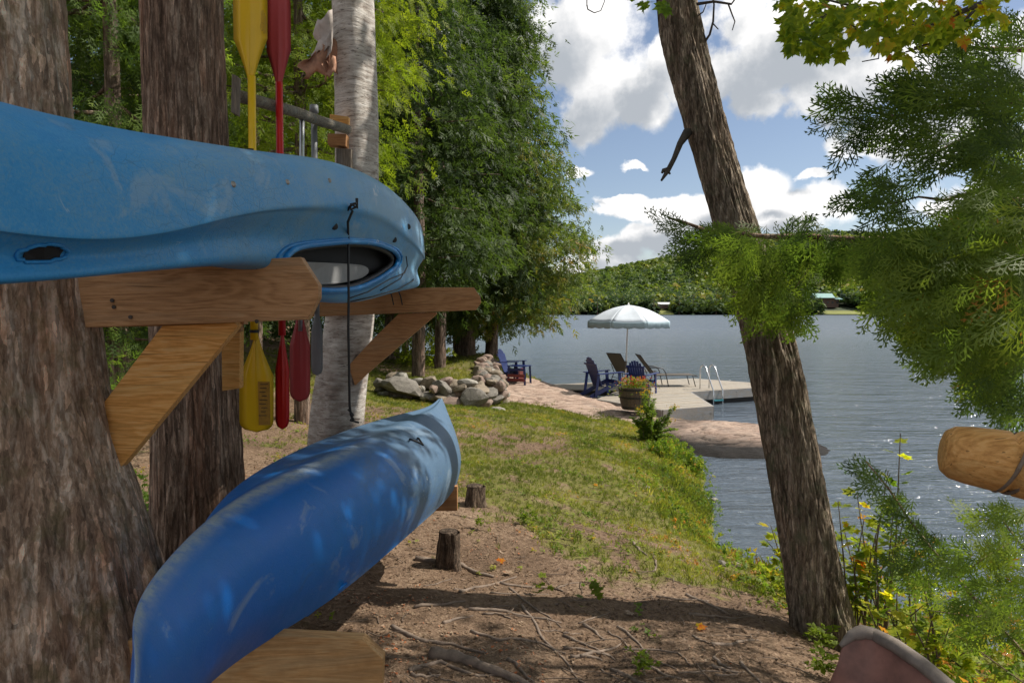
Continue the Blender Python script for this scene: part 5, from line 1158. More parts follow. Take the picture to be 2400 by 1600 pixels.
# ------------------------------------------------------------------ stone wall
def stone(mb_c, size, seed, m, parent, flat=.75):
    bm = bmesh.new(); bmesh.ops.create_icosphere(bm, subdivisions=2, radius=1); g = random.Random(seed)
    planes = [(Vector((g.gauss(0, 1), g.gauss(0, 1), g.gauss(0, 1))).normalized(), g.uniform(.50, .85)) for _ in range(12)]
    off = [g.uniform(0, 50) for _ in range(3)]
    for v in bm.verts:
        for nr_, dd in planes:
            k = v.co.dot(nr_)
            if k > dd: v.co -= nr_ * (k - dd) * .97
    co = np.array([v.co for v in bm.verts]); nn = fbm(co * 1.6 + off, 3, seed % 50)
    rot = Matrix.Rotation(g.uniform(0, 6.28), 3, 'Z') @ Matrix.Rotation(g.uniform(-.5, .5), 3, 'X'); sz = Vector((size * g.uniform(.8, 1.25), size * g.uniform(.75, 1.1), size * flat * g.uniform(.7, 1.1)))
    for v, k in zip(bm.verts, nn):
        c = v.co * (1.12 + (k - .5) * .22); v.co = rot @ Vector((c.x * sz.x, c.y * sz.y, c.z * sz.z))
    me = bpy.data.meshes.new('stone'); bm.to_mesh(me); bm.free(); me.materials.append(m)
    for p in me.polygons: p.use_smooth = g.random() < .25
    o = bpy.data.objects.new('stone', me); C.objects.link(o); o.location = Vector(mb_c) - world_loc(parent); o.parent = parent
    return o
W = thing('stone_wall', 'low dry wall of rounded grey and tan fieldstones edging the raised lawn', 'wall', (-.9, 15, z1(-.9, 14.3)))
def wstone(x, y, Y, w, seed=None, mi=None, flat=.75): 
    p = atd(x, y, Y); s_ = w * 1.0204 / F * Y / 2 * (1.12 if w > 34 else 1.25); k = seed if seed is not None else int(x * 7 + y * 3)
    stone(p, s_, k, M_stones[mi if mi is not None else k % 4], W, flat)
big_ = [(925, 888, 14.4, 105, 0, .38), (1085, 912, 14.3, 62, 0, .8), (1036, 935, 14.3, 58, 2, .75), (1017, 890, 14.5, 45, 0, .7), (1055, 895, 14.5, 44, 1, .7), (985, 878, 14.7, 40, 1, .7), (960, 876, 14.8, 38, 3, .6), (903, 862, 15.0, 32, 1, .6), (925, 867, 14.9, 34, 3, .6),
        (1025, 877, 14.9, 36, 2, .6), (1045, 882, 14.9, 30, 1, .7), (1075, 880, 14.9, 34, 3, .8), (1100, 900, 14.6, 46, 1, .8), (1125, 905, 15, 40, 0, .9), (1112, 930, 14.5, 34, 2, .9), (1140, 945, 14.4, 30, 3, .7), (1150, 962, 14.2, 32, 2, .4), (1120, 950, 14.3, 26, 1, .7), (980, 908, 14.4, 26, 0, .6), (1013, 915, 14.3, 26, 1, .8)]
for i, (x, y, Y, w, mi, fl) in enumerate(big_): wstone(x, y, Y, w, 100 + i, mi, fl)
g_ = random.Random(5)
for i in range(100):     # the side that runs back towards the cedars
    pass
for i in range(34):
    x = g_.uniform(868, 1075); wstone(x, 884 + (x - 868) * .13 + g_.uniform(-12, 20), 14.35 + g_.uniform(0, .3), g_.uniform(14, 26), 700 + i)
for i in range(100):
    t_ = g_.random(); Y = 15.2 + 5.6 * t_; xr = 1152 - 14 * t_ + g_.uniform(-3, 3); k = g_.random(); x = xr - k * (58 - 26 * t_)
    ytop = 872 - 50 * t_; ybot = 925 - 62 * t_ + 12; y = ytop + (ybot - ytop) * (1 - k * .85) * g_.uniform(.1, 1)
    wstone(x, y, Y, g_.uniform(20, 34) * 16.5 / Y, 300 + i)
for x, y, Y, w in ((1108, 826, 20.8, 20), (1120, 822, 21, 18), (1132, 830, 20.6, 22), (1100, 838, 20, 22), (1118, 838, 19.6, 26), (1140, 838, 20.2, 20), (1095, 850, 18.8, 22), (1120, 852, 18.5, 30), (1140, 856, 18.8, 24), (1150, 868, 18, 22), (1158, 885, 17.3, 20), (1160, 905, 16.4, 22), (1162, 925, 15.6, 20)): wstone(x, y, Y, w)
fr = thing('stone_pile', 'small heap of pale stones in the grass beneath the far brace', 'stones', (atd(945, 815, 24).x, 24, z1(atd(945, 815, 24).x, 24)))
for i, (x, y, w) in enumerate(((935, 818, 18), (950, 816, 16), (958, 820, 12), (943, 808, 12), (925, 824, 10))): stone(atd(x, y, 23.5), w * 1.02 / F * 23.5 / 2, 500 + i, M_stones[3 if i != 3 else 0], fr)
for i, (x, y, w, lb) in enumerate(((862 + 130, 945, 16, 'pale stone in the grass just left of the pink boulder'), (1655, 1295, 30, 'wet stone at the water edge below the bank'), (1690, 1300, 34, 'flat brown stone lapped by water below the bank'), (1640, 1148, 22, 'pale stone on the shore bank above the water'), (1545, 1173, 18, 'small white stone lying on the grassy bank'), (1487, 1120, 15, 'small pale rock in the lawn near the shore'))):
    p = ond(x, y, -.45); 
    for it in range(12): p = ond(x, y, max(z1(p.x, p.y), WATER))
    r0 = w * 1.0204 / F * p.y / 2; o = thing('rock', lb, 'rock', p); stone(p + Vector((0, 0, r0 * .15)), r0, 600 + i, M_stones[(1, 0, 1, 3, 3, 3)[i]], o, .55)

# ------------------------------------------------------------------ dock
DZ = -0.88
def dk(x, y): return ond(x, y, DZ)                # point on the deck surface
def Z3(x, y): return dk((1100 + x * .34014) / 1.0204, (700 + y * .34014) / 1.0204)
Cn = Z3(1675, 738); Nn = Z3(1520, 640); FLn = Z3(1330, 764); FarL = Z3(555, 590); FarM = Z3(1545, 548); FarR = Z3(2030, 583); FrR = Z3(1990, 610); LeftL = Z3(880, 690)
near_sec = [LeftL, FLn, Cn, Nn, Nn + (FarL - Nn) * .45]
far_sec = [FarL, FarL + (LeftL - FarL) * .35, Nn, FrR, FarR, FarM]
dock = thing('dock', 'pale wooden L-shaped dock reaching into the lake past the pink bedrock', 'dock', (Cn + Nn + FarL) / 3)
def clip(poly, n, c, keep_less):
    out = []; k = len(poly)
    for i in range(k):
        a, b = poly[i], poly[(i + 1) % k]; da, db = a.dot(n) - c, b.dot(n) - c
        if not keep_less: da, db = -da, -db
        if da <= 0: out.append(a)
        if (da < 0) != (db < 0) and abs(da - db) > 1e-9: out.append(a.lerp(b, da / (da - db)))
    return out
def planks(poly, dir_, wid, z_off):
    dir_ = Vector((dir_.x, dir_.y, 0)).normalized(); nrm = Vector((-dir_.y, dir_.x, 0)); vals = [p.dot(nrm) for p in poly]; c = min(vals)
    while c < max(vals):
        s = clip(clip(poly, nrm, c + .004, False), nrm, c + wid - .006, True); c += wid
        if len(s) >= 3:
            ar = sum((s[i].x * s[(i + 1) % len(s)].y - s[(i + 1) % len(s)].x * s[i].y) for i in range(len(s))) / 2
            if abs(ar) < .02: continue
            h_ = rnd.uniform(-.003, .003); MB().prism([p + Vector((0, 0, h_)) for p in s], (0, 0, -.035)).build('plank', M_deckwood, dock)
planks(near_sec, Cn - FLn, .15, 0); planks(far_sec, FrR - Nn, .15, 0)
def fascia(a, b, drop, th=.04, z=-.004):
    d = (b - a).normalized(); n = Vector((d.y, -d.x, 0)); MB().prism([a + Vector((0, 0, z)), b + Vector((0, 0, z)), b + Vector((0, 0, -drop)), a + Vector((0, 0, -drop))], n * th).build('fascia', M_fascia, dock)
fascia(LeftL, FLn, .30); fascia(FLn, Cn, .33); fascia(Nn, FrR, .27); fascia(FrR, FarR, .27)
fascia(Cn + (Cn - Nn).normalized() * 0, Nn, .30)
mb = MB(); ins = lambda P, k: sum(P, Vector((0, 0, 0))) / len(P) * k
for sec in (near_sec, far_sec):
    c = sum(sec, Vector((0, 0, 0))) / len(sec); mb.prism([c + (p - c) * .97 + Vector((0, 0, -.05)) for p in sec], (0, 0, -.14))
mb.build('joists', M_dark, dock)
mb = MB()
for p in (Cn + Vector((-.35, .2, 0)), FLn + Vector((.1, .3, 0)), Nn + Vector((.4, .5, 0)), FrR + Vector((-.4, .5, 0)), FarR + Vector((-.5, -.1, 0)), FarM + Vector((0, -.5, 0)), LeftL + Vector((.2, .6, 0))):
    mb.tube([p + Vector((0, 0, -.1)), p + Vector((0, 0, -1.6))], .07, 10)
mb.build('piles', M_dark, dock)
fl = Z3(1880, 690); c = Vector((Nn.x + 1.25, Nn.y + 1.2, DZ - .36)); a_ = math.atan2(FrR.y - Nn.y, FrR.x - Nn.x)
MB().box(c, (2.3, .9, .42), Matrix.Rotation(a_, 3, 'Z')).build('float', M_dark, dock, bevel=.02)
# swim ladder
ld = thing('swim_ladder', 'stainless swim ladder with teal steps on the inner edge of the dock', 'ladder', Nn.lerp(FrR, .25))
edge = (FrR - Nn).normalized(); outw = Vector((edge.y, -edge.x, 0))
tops = []
for xx, yy in ((1650, 628), (1740, 628)):
    p = Z3(xx, yy); e = Nn + edge * (p - Nn).dot(edge); tops.append(e)
    pts = [e - outw * .50 + Vector((0, 0, 0)), e - outw * .50 + Vector((0, 0, .60)), e - outw * .46 + Vector((0, 0, .70)), e - outw * .36 + Vector((0, 0, .74)), e - outw * .26 + Vector((0, 0, .68)), e + outw * .02 + Vector((0, 0, .12)), e + outw * .09 + Vector((0, 0, .0)), e + outw * .10 + Vector((0, 0, -.2)), e + outw * .10 + Vector((0, 0, -.85))]
    MB().tube(pts, .021, 8).build('rail', M_steel, ld, smooth=True)
for dz in (-.30, -.58): MB().bar(tops[0] + outw * .10 + Vector((0, 0, dz)), tops[1] + outw * .10 + Vector((0, 0, dz)), .10, .035).build('step', M_teal, ld)

# ------------------------------------------------------------------ umbrella
um = thing('patio_umbrella', 'faded pale blue patio umbrella with scalloped rim open on the dock', 'umbrella', (atd(1437, 900, 21.5).x, 21.5, DZ))
YU = 21.2; ap = atd(1443, 700, YU); rimz = atd(1443, 737, YU).z; Ru = 196 / 2 * 1.0204 / F * YU; cx = atd(1443, 740, YU).x
n8 = 8; tiltv = lambda a: .02 * math.cos(a)
MB().tube([(atd(1436, 850, YU).x, YU, DZ), (cx - .01, YU, rimz + .05), (cx, YU, ap.z + .02)], .024, 10).build('pole', M_white, um, smooth=True)
MB().lathe((cx, YU, ap.z), [(.0001, .07), (.02, .06), (.025, .02), (.05, 0)], 12).build('finial', M_white, um, smooth=True)
def rimp(k, f=1.0, dz=0.0):
    a = 2 * math.pi * (k + .3) / n8; return Vector((cx + Ru * f * math.cos(a), YU + Ru * f * math.sin(a), rimz + dz))
for k in range(n8):
    vs = []; A, B = rimp(k), rimp(k + 1); top = Vector((cx, YU, ap.z)); R_ = 8
    for i in range(R_ + 1):
        f_ = i / R_
        for j in range(R_ + 1):
            g2 = j / R_; p = top.lerp(A.lerp(B, g2), f_); p.z += (ap.z - rimz) * .20 * math.sin(math.pi * f_) ; p.z -= .06 * math.sin(math.pi * g2) * f_ * (1 - f_ * .5); vs.append(p)
    fs = [(i * (R_ + 1) + j, i * (R_ + 1) + j + 1, (i + 1) * (R_ + 1) + j + 1, (i + 1) * (R_ + 1) + j) for i in range(R_) for j in range(R_)]
    o = MB().add(vs, fs).build('panel', M_canvas, um, smooth=True); md = o.modifiers.new('t', 'SOLIDIFY'); md.thickness = .004
    vs = []; n_s = 12
    for j in range(n_s + 1):
        g2 = j / n_s; p = A.lerp(B, g2); sc_ = .19 + .03 * abs(math.sin(g2 * math.pi * 3)); out_ = (p - Vector((cx, YU, p.z))).normalized()
        vs += [p + out_ * .006 + Vector((0, 0, -.06 * math.sin(math.pi * g2) * .5)), p + out_ * .012 + Vector((0, 0, -.05)), p + out_ * (.0 + .02 * math.sin(j * 2.3)) + Vector((0, 0, -sc_))]
    fs = [(j * 3 + i, j * 3 + 3 + i, j * 3 + 4 + i, j * 3 + 1 + i) for j in range(n_s) for i in range(2)]
    o = MB().add(vs, fs).build('valance', M_canvas_rim if k % 1 == 0 else M_canvas, um, smooth=True); md = o.modifiers.new('t', 'SOLIDIFY'); md.thickness = .004
mb = MB()
for k in range(n8): mb.tube([Vector((cx, YU, ap.z - .03)), rimp(k, .5, (ap.z - rimz) * .45), rimp(k, .98, -.01)], .006, 5)
mb.build('ribs', M_white, um, fixn=False); bpy.data.objects['ribs'].name = 'rib_frame'
wp = atd(1436, 838, YU); MB().tube([(wp.x, YU - .03, wp.z - .12), (wp.x, YU - .03, wp.z + .12)], [.04, .05], 8).build('tied_cloth', M_sling, um)

# ------------------------------------------------------------------ chairs
def rotpt(M3, o, v): return o + M3 @ Vector(v)
def adirondack(name, label, cat, loc, rz, group, m=None, apron=None, scale=1.0):
    """faces local +x; seat slopes down to the back, fan back of seven slats"""
    m = m or M_navy; t_ = thing(name, label, cat, loc, group); M3 = Matrix.Rotation(rz, 3, 'Z') * 1.0; o = Vector(loc)
    def B(nm, segs, mm=None, bev=0):
        mb = MB()
        for (a, b, w, th, up) in segs: mb.bar(rotpt(M3, o, [q * scale for q in a]), rotpt(M3, o, [q * scale for q in b]), w * scale, th * scale, M3 @ Vector(up))
        return mb.build(nm, mm or m, t_, bevel=bev)
    for i in range(6):
        x = .50 - i * .085; z = .37 - i * .024; B('seat_slat', [((x, -.27, z), (x, .27, z), .075, .018, (.2, 0, 1))])
    for i in range(7):
        k = i - 3; top = .98 - .018 * k * k; y0, y1 = k * .062, k * .088; lean_ = .36
        a = Vector((.02, y0, .24)); d_ = Vector((-lean_, (y1 - y0), 1 - .0)); L_ = (top - .24) / d_.z; b = a + d_ * L_
        B('back_slat', [(tuple(a), tuple(b), .066, .016, (1, 0, lean_))], bev=.004 * scale)
    B('back_rail', [((-.10, -.26, .56), (-.10, .26, .56), .05, .02, (1, 0, .3))]); B('back_rail', [((-.20, -.29, .80), (-.20, .29, .80), .045, .02, (1, 0, .3))])
    for s in (-1, 1):
        B('arm', [((-.18, s * .33, .57), (.56, s * .33, .60), .13, .022, (0, 0, 1))], bev=.006 * scale)
        B('leg', [((.52, s * .30, -.0), (.47, s * .30, .59), .085, .022, (0, 1, 0))])
        B('leg', [((-.34, s * .25, .0), (.50, s * .27, .36), .10, .022, (0, 1, 0))]); B('leg', [((-.20, s * .28, .0), (-.12, s * .28, .57), .07, .022, (0, 1, 0))])
    B('front_rail', [((.53, -.28, .33), (.53, .28, .33), .09, .02, (1, 0, 0))], apron)
    if apron:
        for dz in (.07, .16, .24): B('apron_slat', [((.53, -.28, dz), (.53, .28, dz), .07, .016, (1, 0, 0))], apron)
    return t_
def deckz(p): return Vector((p.x, p.y, DZ))
pA = dk(1371, 908); adirondack('adirondack_chair', 'navy adirondack chair nearest the umbrella on the left of the dock', 'chair', deckz(pA), R(24), 'navy chairs on the dock', scale=1.12)
pB = dk(1466, 905); adirondack('adirondack_chair', 'navy adirondack chair half hidden behind the flower barrel', 'chair', deckz(pB), R(52), 'navy chairs on the dock', scale=1.0)
pC = atd(1163, 862, 20.6); adirondack('adirondack_chair', 'navy chair with maroon apron standing beside the thin cedar trunk', 'chair', (pC.x, 20.6, zrock(pC.x, 20.6)), R(-24), 'navy and maroon chairs by the cedars', apron=M_maroon, scale=.94)
pD = atd(1193, 868, 20.1); adirondack('low_chair', 'backless navy and maroon footrest beside the chair under the cedars', 'footrest', (pD.x, 20.1, zrock(pD.x, 20.1)), R(-24), 'navy and maroon chairs by the cedars', apron=M_maroon, scale=.8) if False else None
ft = thing('side_table', 'low navy and maroon slatted table in front of the chair under the cedars', 'table', (pD.x, 20.1, zrock(pD.x, 20.1)), 'navy and maroon chairs by the cedars')
o = Vector(ft.location); M3 = Matrix.Rotation(R(-24), 3, 'Z')
for i in range(5): MB().bar(rotpt(M3, o, (-.24 + i * .12, -.25, .52)), rotpt(M3, o, (-.24 + i * .12, .25, .52)), .10, .02).build('slat', M_navy, ft)
for sx in (-1, 1):
    for sy in (-1, 1): MB().bar(rotpt(M3, o, (sx * .27, sy * .22, -.03)), rotpt(M3, o, (sx * .24, sy * .22, .51)), .06, .06, (0, 1, 0)).build('leg', M_navy, ft)
for dz in (.12, .24): MB().bar(rotpt(M3, o, (-.27, -.25, dz)), rotpt(M3, o, (.27, -.25, dz)), .025, .09).build('apron_slat', M_maroon, ft)
MB().bar(rotpt(M3, o, (-.27, -.25, .42)), rotpt(M3, o, (.27, -.25, .42)), .025, .06).build('apron_rail', M_navy, ft)

def lounger(label, p, rz, back=62):
    t_ = thing('chaise_lounge', label, 'lounge chair', deckz(p), 'brown sling loungers on the dock'); o = deckz(p); M3 = Matrix.Rotation(rz, 3, 'Z'); W_ = .30
    g = lambda v: rotpt(M3, o, v)
    ba = R(back); hx_, hz = 0.0, .36; bx2, bz2 = hx_ - .82 * math.cos(ba), hz + .82 * math.sin(ba)
    for s in (-1, 1):
        MB().tube([g((hx_, s * W_, hz)), g((.65, s * W_, hz)), g((1.25, s * W_, hz - .0)), g((1.34, s * W_, hz - .04))], .014, 7).build('side_rail', M_frame, t_, smooth=True)
        MB().tube([g((hx_, s * W_, hz)), g((bx2, s * W_, bz2))], .014, 7).build('back_rail', M_frame, t_, smooth=True)
        MB().tube([g((-.22, s * (W_ + .04), .62)), g((.10, s * (W_ + .05), .60)), g((.22, s * (W_ + .05), .57)), g((.30, s * (W_ + .05), .45)), g((.40, s * (W_ + .05), 0))], .016, 7).build('arm', M_frame, t_, smooth=True)
        MB().tube([g((-.22, s * (W_ + .04), .62)), g((-.12, s * W_, .35)), g((-.28, s * (W_ + .04), 0))], .014, 7).build('leg', M_frame, t_, smooth=True)
        MB().tube([g((1.18, s * W_, hz)), g((1.28, s * W_, 0))], .014, 7).build('leg', M_frame, t_, smooth=True)
    MB().box(g((.64, 0, hz)), (1.26, W_ * 2 - .02, .012), M3).build('seat_sling', M_sling, t_)
    mb = MB(); mb.bar(g((hx_ - .01, 0, hz + .01)), g((bx2, 0, bz2)), W_ * 2 - .02, .012, M3 @ Vector((math.sin(ba), 0, math.cos(ba)))); mb.build('back_sling', M_sling, t_)
    mb = MB(); mb.tube([g((bx2, -W_, bz2)), g((bx2, W_, bz2))], .016, 7); mb.tube([g((1.34, -W_, hz - .04)), g((1.34, W_, hz - .04))], .014, 7); mb.tube([g((-.24, -W_, .2)), g((-.24, W_, .2))], .010, 6); mb.build('cross_bar', M_frame, t_)
lounger('brown sling lounger nearest the swim ladder with its back raised', dk(1500, 886), R(4), 52)
lounger('brown sling lounger beside the umbrella pole seen from behind', dk(1432, 880), R(40), 52)

# ------------------------------------------------------------------ barrel of flowers, goldenrod
bp = ond(1464, 944, DZ); bp = Vector((bp.x, bp.y + .38, DZ)); bz = max(DZ, zrock(bp.x, bp.y) - .05)
bar = thing('barrel_planter', 'half barrel planter overflowing with red and orange flowers at the dock edge', 'planter', (bp.x, bp.y, bz)); ht = atd(1464, 888, bp.y).z - bz
ns = 22
for i in range(ns):
    mb = MB(); vs = []; a0, a1 = 2 * math.pi * (i + .03) / ns, 2 * math.pi * (i + .97) / ns; prof = [(.30, 0), (.355, ht * .35), (.385, ht * .7), (.39, ht)]
    for r_, z_ in prof:
        for a_, rr2 in ((a0, r_), (a1, r_), (a1, r_ - .025), (a0, r_ - .025)): vs.append((bp.x + rr2 * math.cos(a_), bp.y + rr2 * math.sin(a_), bz + z_))
    fs = [(k * 4 + j, k * 4 + (j + 1) % 4, k * 4 + 4 + (j + 1) % 4, k * 4 + 4 + j) for k in range(3) for j in range(4)] + [(0, 1, 2, 3), (12, 13, 14, 15)]
    mb.add(vs, fs).build('stave', M_barrel, bar)
for z_, r_ in ((.06, .318), (ht * .55, .378), (ht * .9, .393)): MB().lathe((bp.x, bp.y, bz + z_), [(r_, -.02), (r_ + .006, -.02), (r_ + .006, .02), (r_, .02)], 28).build('hoop', M_barrel_h if False else M_hoop, bar)
MB().lathe((bp.x, bp.y, bz + ht - .05), [(.0001, .02), (.36, 0)], 20).build('soil', M_soil, bar)
g = np.random.default_rng(4); n = 420
P = np.stack([bp.x + g.normal(0, .20, n), bp.y + g.normal(0, .18, n), bz + ht + g.uniform(-.06, .22, n)], -1); P[:, 2] -= .5 * np.hypot(P[:, 0] - bp.x, P[:, 1] - bp.y) ** 2
bake('foliage', T_leafy, P, g.normal(0, .6, (n, 3)) + np.array([0, 0, .5]), g.normal(0, .5, (n, 3)) + np.array([0, -.3, 1.]), g.uniform(.06, .13, n), .6 + g.normal(0, .15, n), M_herb, bar)
n = 190; P = np.stack([bp.x - .02 + g.normal(0, .22, n), bp.y - .08 + g.normal(0, .16, n), bz + ht + g.uniform(.02, .24, n)], -1)
bake('flowers', T_leafy, P, g.normal(0, .6, (n, 3)) + np.array([0, 0, .5]), g.normal(0, .5, (n, 3)) + np.array([0, -.5, 1.]), g.uniform(.045, .085, n), np.clip(g.uniform(0, 1, n), 0, 1), M_flower, bar)

def stemmed(name, label, cat, base, stems, leaf_tm, mleaf, msize, per, tint, seed, bloom=None, parent=None, wid=.004, group=None, fill=.25):
    g = np.random.default_rng(seed); o = parent or thing(name, label, cat, base, group); mb = MB(); P = []; Dn = []; BL = []
    for tip in stems:
        b = Vector(base) + Vector((g.normal(0, .06), g.normal(0, .06), 0)); tip = Vector(tip); mid = b.lerp(tip, .5) + Vector((g.normal(0, .03), 0, .06)); mb.tube([b + Vector((0, 0, -.03)), mid, tip], [wid, wid * .8, wid * .4], 5)
        for k in range(per):
            u = fill + (1 - fill) * (k + g.random()) / per; p = (b.lerp(mid, u * 2) if u < .5 else mid.lerp(tip, u * 2 - 1)); a = g.uniform(0, 6.283); P.append(tuple(p)); Dn.append((math.cos(a), math.sin(a), .25))
        BL.append(tip)
    P = np.array(P); n = len(P); mb.build('stem', M_twig, o, fixn=False)
    bake('leaves', leaf_tm, P, np.array(Dn), g.normal(0, .35, (n, 3)) + np.array([0, 0, 1.]), msize * g.uniform(.6, 1.25, n), tint + g.normal(0, .13, n), mleaf, o)
    if bloom is not None:
        PP = []; 
        for i in bloom:
            tp = BL[i]
            for _ in range(26): PP.append((tp.x + g.normal(0, .05), tp.y + g.normal(0, .05), tp.z + g.normal(0, .03)))
        PP = np.array(PP); k = len(PP); bake('blooms', T_leafy, PP, g.normal(0, 1, (k, 3)), g.normal(0, 1, (k, 3)) + .01, np.full(k, .05), g.uniform(0, 1, k), M_flowery, o)
    return o
gb = ond(1492, 1022, -.8); gb.z = z1(gb.x, gb.y); YG = gb.y
tips = [atd(x, y, YG + rnd.uniform(-.25, .25)) for x, y in ((1478, 905), (1502, 915), (1468, 940), (1480, 930), (1500, 945), (1515, 960), (1460, 965), (1548, 935), (1540, 965), (1552, 985), (1530, 960), (1490, 950), (1475, 975), (1510, 985), (1530, 1000), (1465, 990), (1500, 925), (1450, 958), (1545, 1000), (1488, 900))]
stemmed('goldenrod_plant', 'tall bushy goldenrod with yellow blooms growing in front of the barrel', 'plant', gb, tips, T_leafy, M_herb, .11, 90, .5, 8, bloom=[0, 2, 7, 8, 19], fill=.05)
for k, (x, y, w, h, lb) in enumerate(((1560, 1060, 60, 55, 'low bushy shore plant right of the goldenrod'), (1590, 1085, 45, 50, 'small shore shrub with reddish leaves above the water'), (1520, 1045, 50, 35, 'leafy clump at the foot of the goldenrod'))):
    p = ond(x, y, -1.0); 
    for it in range(10): p = ond(x, y, z1(p.x, p.y))
    rad = w * 1.02 / F * p.y / 2; h_ = h * 1.02 / F * p.y; n = 260; g = np.random.default_rng(20 + k); a = g.uniform(0, 6.283, n); r = np.sqrt(g.random(n)) * rad * 1.2
    o = thing('shore_plant', lb, 'plant', p); P = np.stack([p.x + r * np.cos(a), p.y + r * np.sin(a), p.z + g.random(n) * h_ * (1 - .4 * r / rad)], -1)
    bake('leaves', T_leafy, P, g.normal(0, .5, (n, 3)) + np.array([0, 0, .6]), g.normal(0, .5, (n, 3)) + np.array([0, 0, 1.]), .11 * g.uniform(.6, 1.2, n), .55 + g.normal(0, .18, n), M_herb, o)

bankf_ = lambda X, Y: sst(1.2, .2, shore_sd(X, Y)) * (shore_sd(X, Y) > -.12) * (.25 + .75 * (f2(X, Y, 1.6, 3, 31) > .45))
# ------------------------------------------------------------------ saplings and low branches, lower right
def sapling(label, base, tips, Y, per, size, tint, seed, tm=T_mapleleaf, m=M_maple):
    b = Vector(base); return stemmed('maple_sapling', label, 'sapling', b, [atd(x, y, Y + rnd.uniform(-.12, .12)) for x, y in tips], tm, m, size, per, tint, seed, wid=.006, group='young maples on the bank', fill=.3)
def bank(x, Y): p = atd(x, 1400, Y); return Vector((p.x, Y, z1(p.x, Y)))
sapling('slender young maple with yellow leaves just right of the leaning trunk', bank(1985, 3.9), [(1925, 1150), (1940, 1220), (1968, 1130), (1985, 1190), (1960, 1280), (1935, 1320), (2000, 1260), (1950, 1380), (1975, 1350)], 3.9, 14, .085, .66, 41)
sapling('tallest young maple whose top leaf cluster stands over the water', bank(2010, 3.8), [(2068, 995), (2040, 1080), (2030, 1150), (2055, 1130), (2010, 1230), (2080, 1170), (2020, 1190), (2050, 1260), (1990, 1320)], 3.8, 13, .085, .58, 42)
sapling('small yellow and orange maple sapling left of the leaning trunk', bank(1815, 4.9), [(1770, 1205), (1785, 1225), (1800, 1250), (1760, 1240), (1812, 1230), (1790, 1290), (1755, 1330), (1745, 1355), (1770, 1400)], 4.9, 9, .10, .70, 43)
sapling('leafy yellow green maple sapling over the water right of the canoe bow', bank(2180, 3.2), [(2110, 1300), (2150, 1380), (2090, 1420), (2180, 1440), (2230, 1490), (2140, 1480), (2060, 1450), (2200, 1540), (2120, 1240), (2250, 1520), (2300, 1560)], 3.2, 15, .08, .62, 45)
sapling('low yellow green maple shoots between the trunk and the canoe', bank(2050, 3.4), [(2010, 1330), (1990, 1380), (2060, 1360), (2100, 1330), (2040, 1400), (2120, 1390), (2085, 1290)], 3.4, 8, .075, .60, 44)
cs = thing('cedar_sapling', 'young cedar with a bare slanting stem across the lower right water', 'sapling', bank(2420, 2.9))
regs = [(1985, 1075, 20, 20, 4, 150, .12), (2015, 1120, 30, 26, 7, 160, .2), (2045, 1170, 40, 30, 11, 170, .3), (2095, 1215, 45, 30, 14, 160, .24), (2130, 1265, 50, 36, 18, 190, .26), (2200, 1310, 50, 40, 22, 200, .4), (2140, 1335, 50, 30, 14, 210, .4), (2175, 1400, 45, 34, 14, 230, .5), (2260, 1380, 50, 40, 20, 210, .5),
        (2250, 1450, 45, 32, 12, 240, .5), (2325, 1440, 44, 50, 22, 220, .6), (2300, 1305, 50, 30, 20, 60, .65), (2325, 1240, 44, 34, 18, 120, .6), (2275, 1260, 34, 20, 9, 150, .7), (2245, 1200, 44, 15, 8, 150, .65), (2325, 1175, 36, 18, 14, 160, .7), (2340, 1350, 28, 50, 16, 200, .5), (2060, 1290, 34, 22, 5, 200, .3)]
P, Dd, U, S, T_ = sprays(regs, 15, 2.5, 3.1, .15, .55); bake('foliage', T_fine, P, Dd, U, S, T_, M_cedar, cs, curl=.25)
mb = MB()
for pts, Y, r in (([(2560, 1700), (2440, 1600), (2352, 1500), (2280, 1420), (2200, 1330), (2140, 1260), (2090, 1195), (2040, 1120), (1990, 1060)], 2.85, .011), ([(2200, 1330), (2260, 1280), (2330, 1240)], 2.8, .004), ([(2280, 1420), (2200, 1410), (2130, 1400)], 2.8, .004), ([(2352, 1500), (2300, 1440), (2320, 1350)], 2.8, .004), ([(2140, 1260), (2080, 1250), (2010, 1260)], 2.85, .003), ([(2440, 1600), (2400, 1400), (2352, 1260), (2300, 1190), (2240, 1195)], 2.8, .006), ([(2352, 1568), (2230, 1480), (2180, 1420)], 2.8, .003)):
    mb.tube([atd(x, y, Y) for x, y in pts], [r * (1 - .7 * i / (len(pts) - 1)) for i in range(len(pts))], 7)
b = bank(2420, 2.9); mb.tube([b + Vector((0, 0, -.1)), b.lerp(atd(2560, 1700, 2.85), .6), atd(2560, 1700, 2.85)], .016, 7); mb.build('stem', M_bark_dark, cs, smooth=True, fixn=False)
# thicket of yellow-green leaves at the lower right
thk = thing('undergrowth', 'yellow green leafy undergrowth on the bank behind the canoe bow', 'plants', bank(2150, 3.3)); thk['kind'] = 'stuff'
g = np.random.default_rng(9); n = 4200; X = g.uniform(1.5, 4.2, n); Y = g.uniform(2.2, 5.0, n); Z = zt(X, Y); k = (Z > -1.32) & (shore_sd(X, Y) > -.1) & (X > 1.55 + .25 * (4.4 - Y)) & ((X - 1.75) ** 2 + (Y - 3.7) ** 2 > .08)
X, Y, Z = X[k], Y[k], Z[k]; n = len(X); P = np.stack([X, Y, Z + g.random(n) ** 1.4 * (.22 + .45 * sst(1.7, 2.6, X))], -1)
bake('leaves', T_leafy, P, g.normal(0, .6, (n, 3)) + np.array([0, 0, .5]), g.normal(0, .5, (n, 3)) + np.array([0, 0, 1.]), (.095 * g.uniform(.6, 1.3, n)), .66 + g.normal(0, .2, n), M_herb, thk)
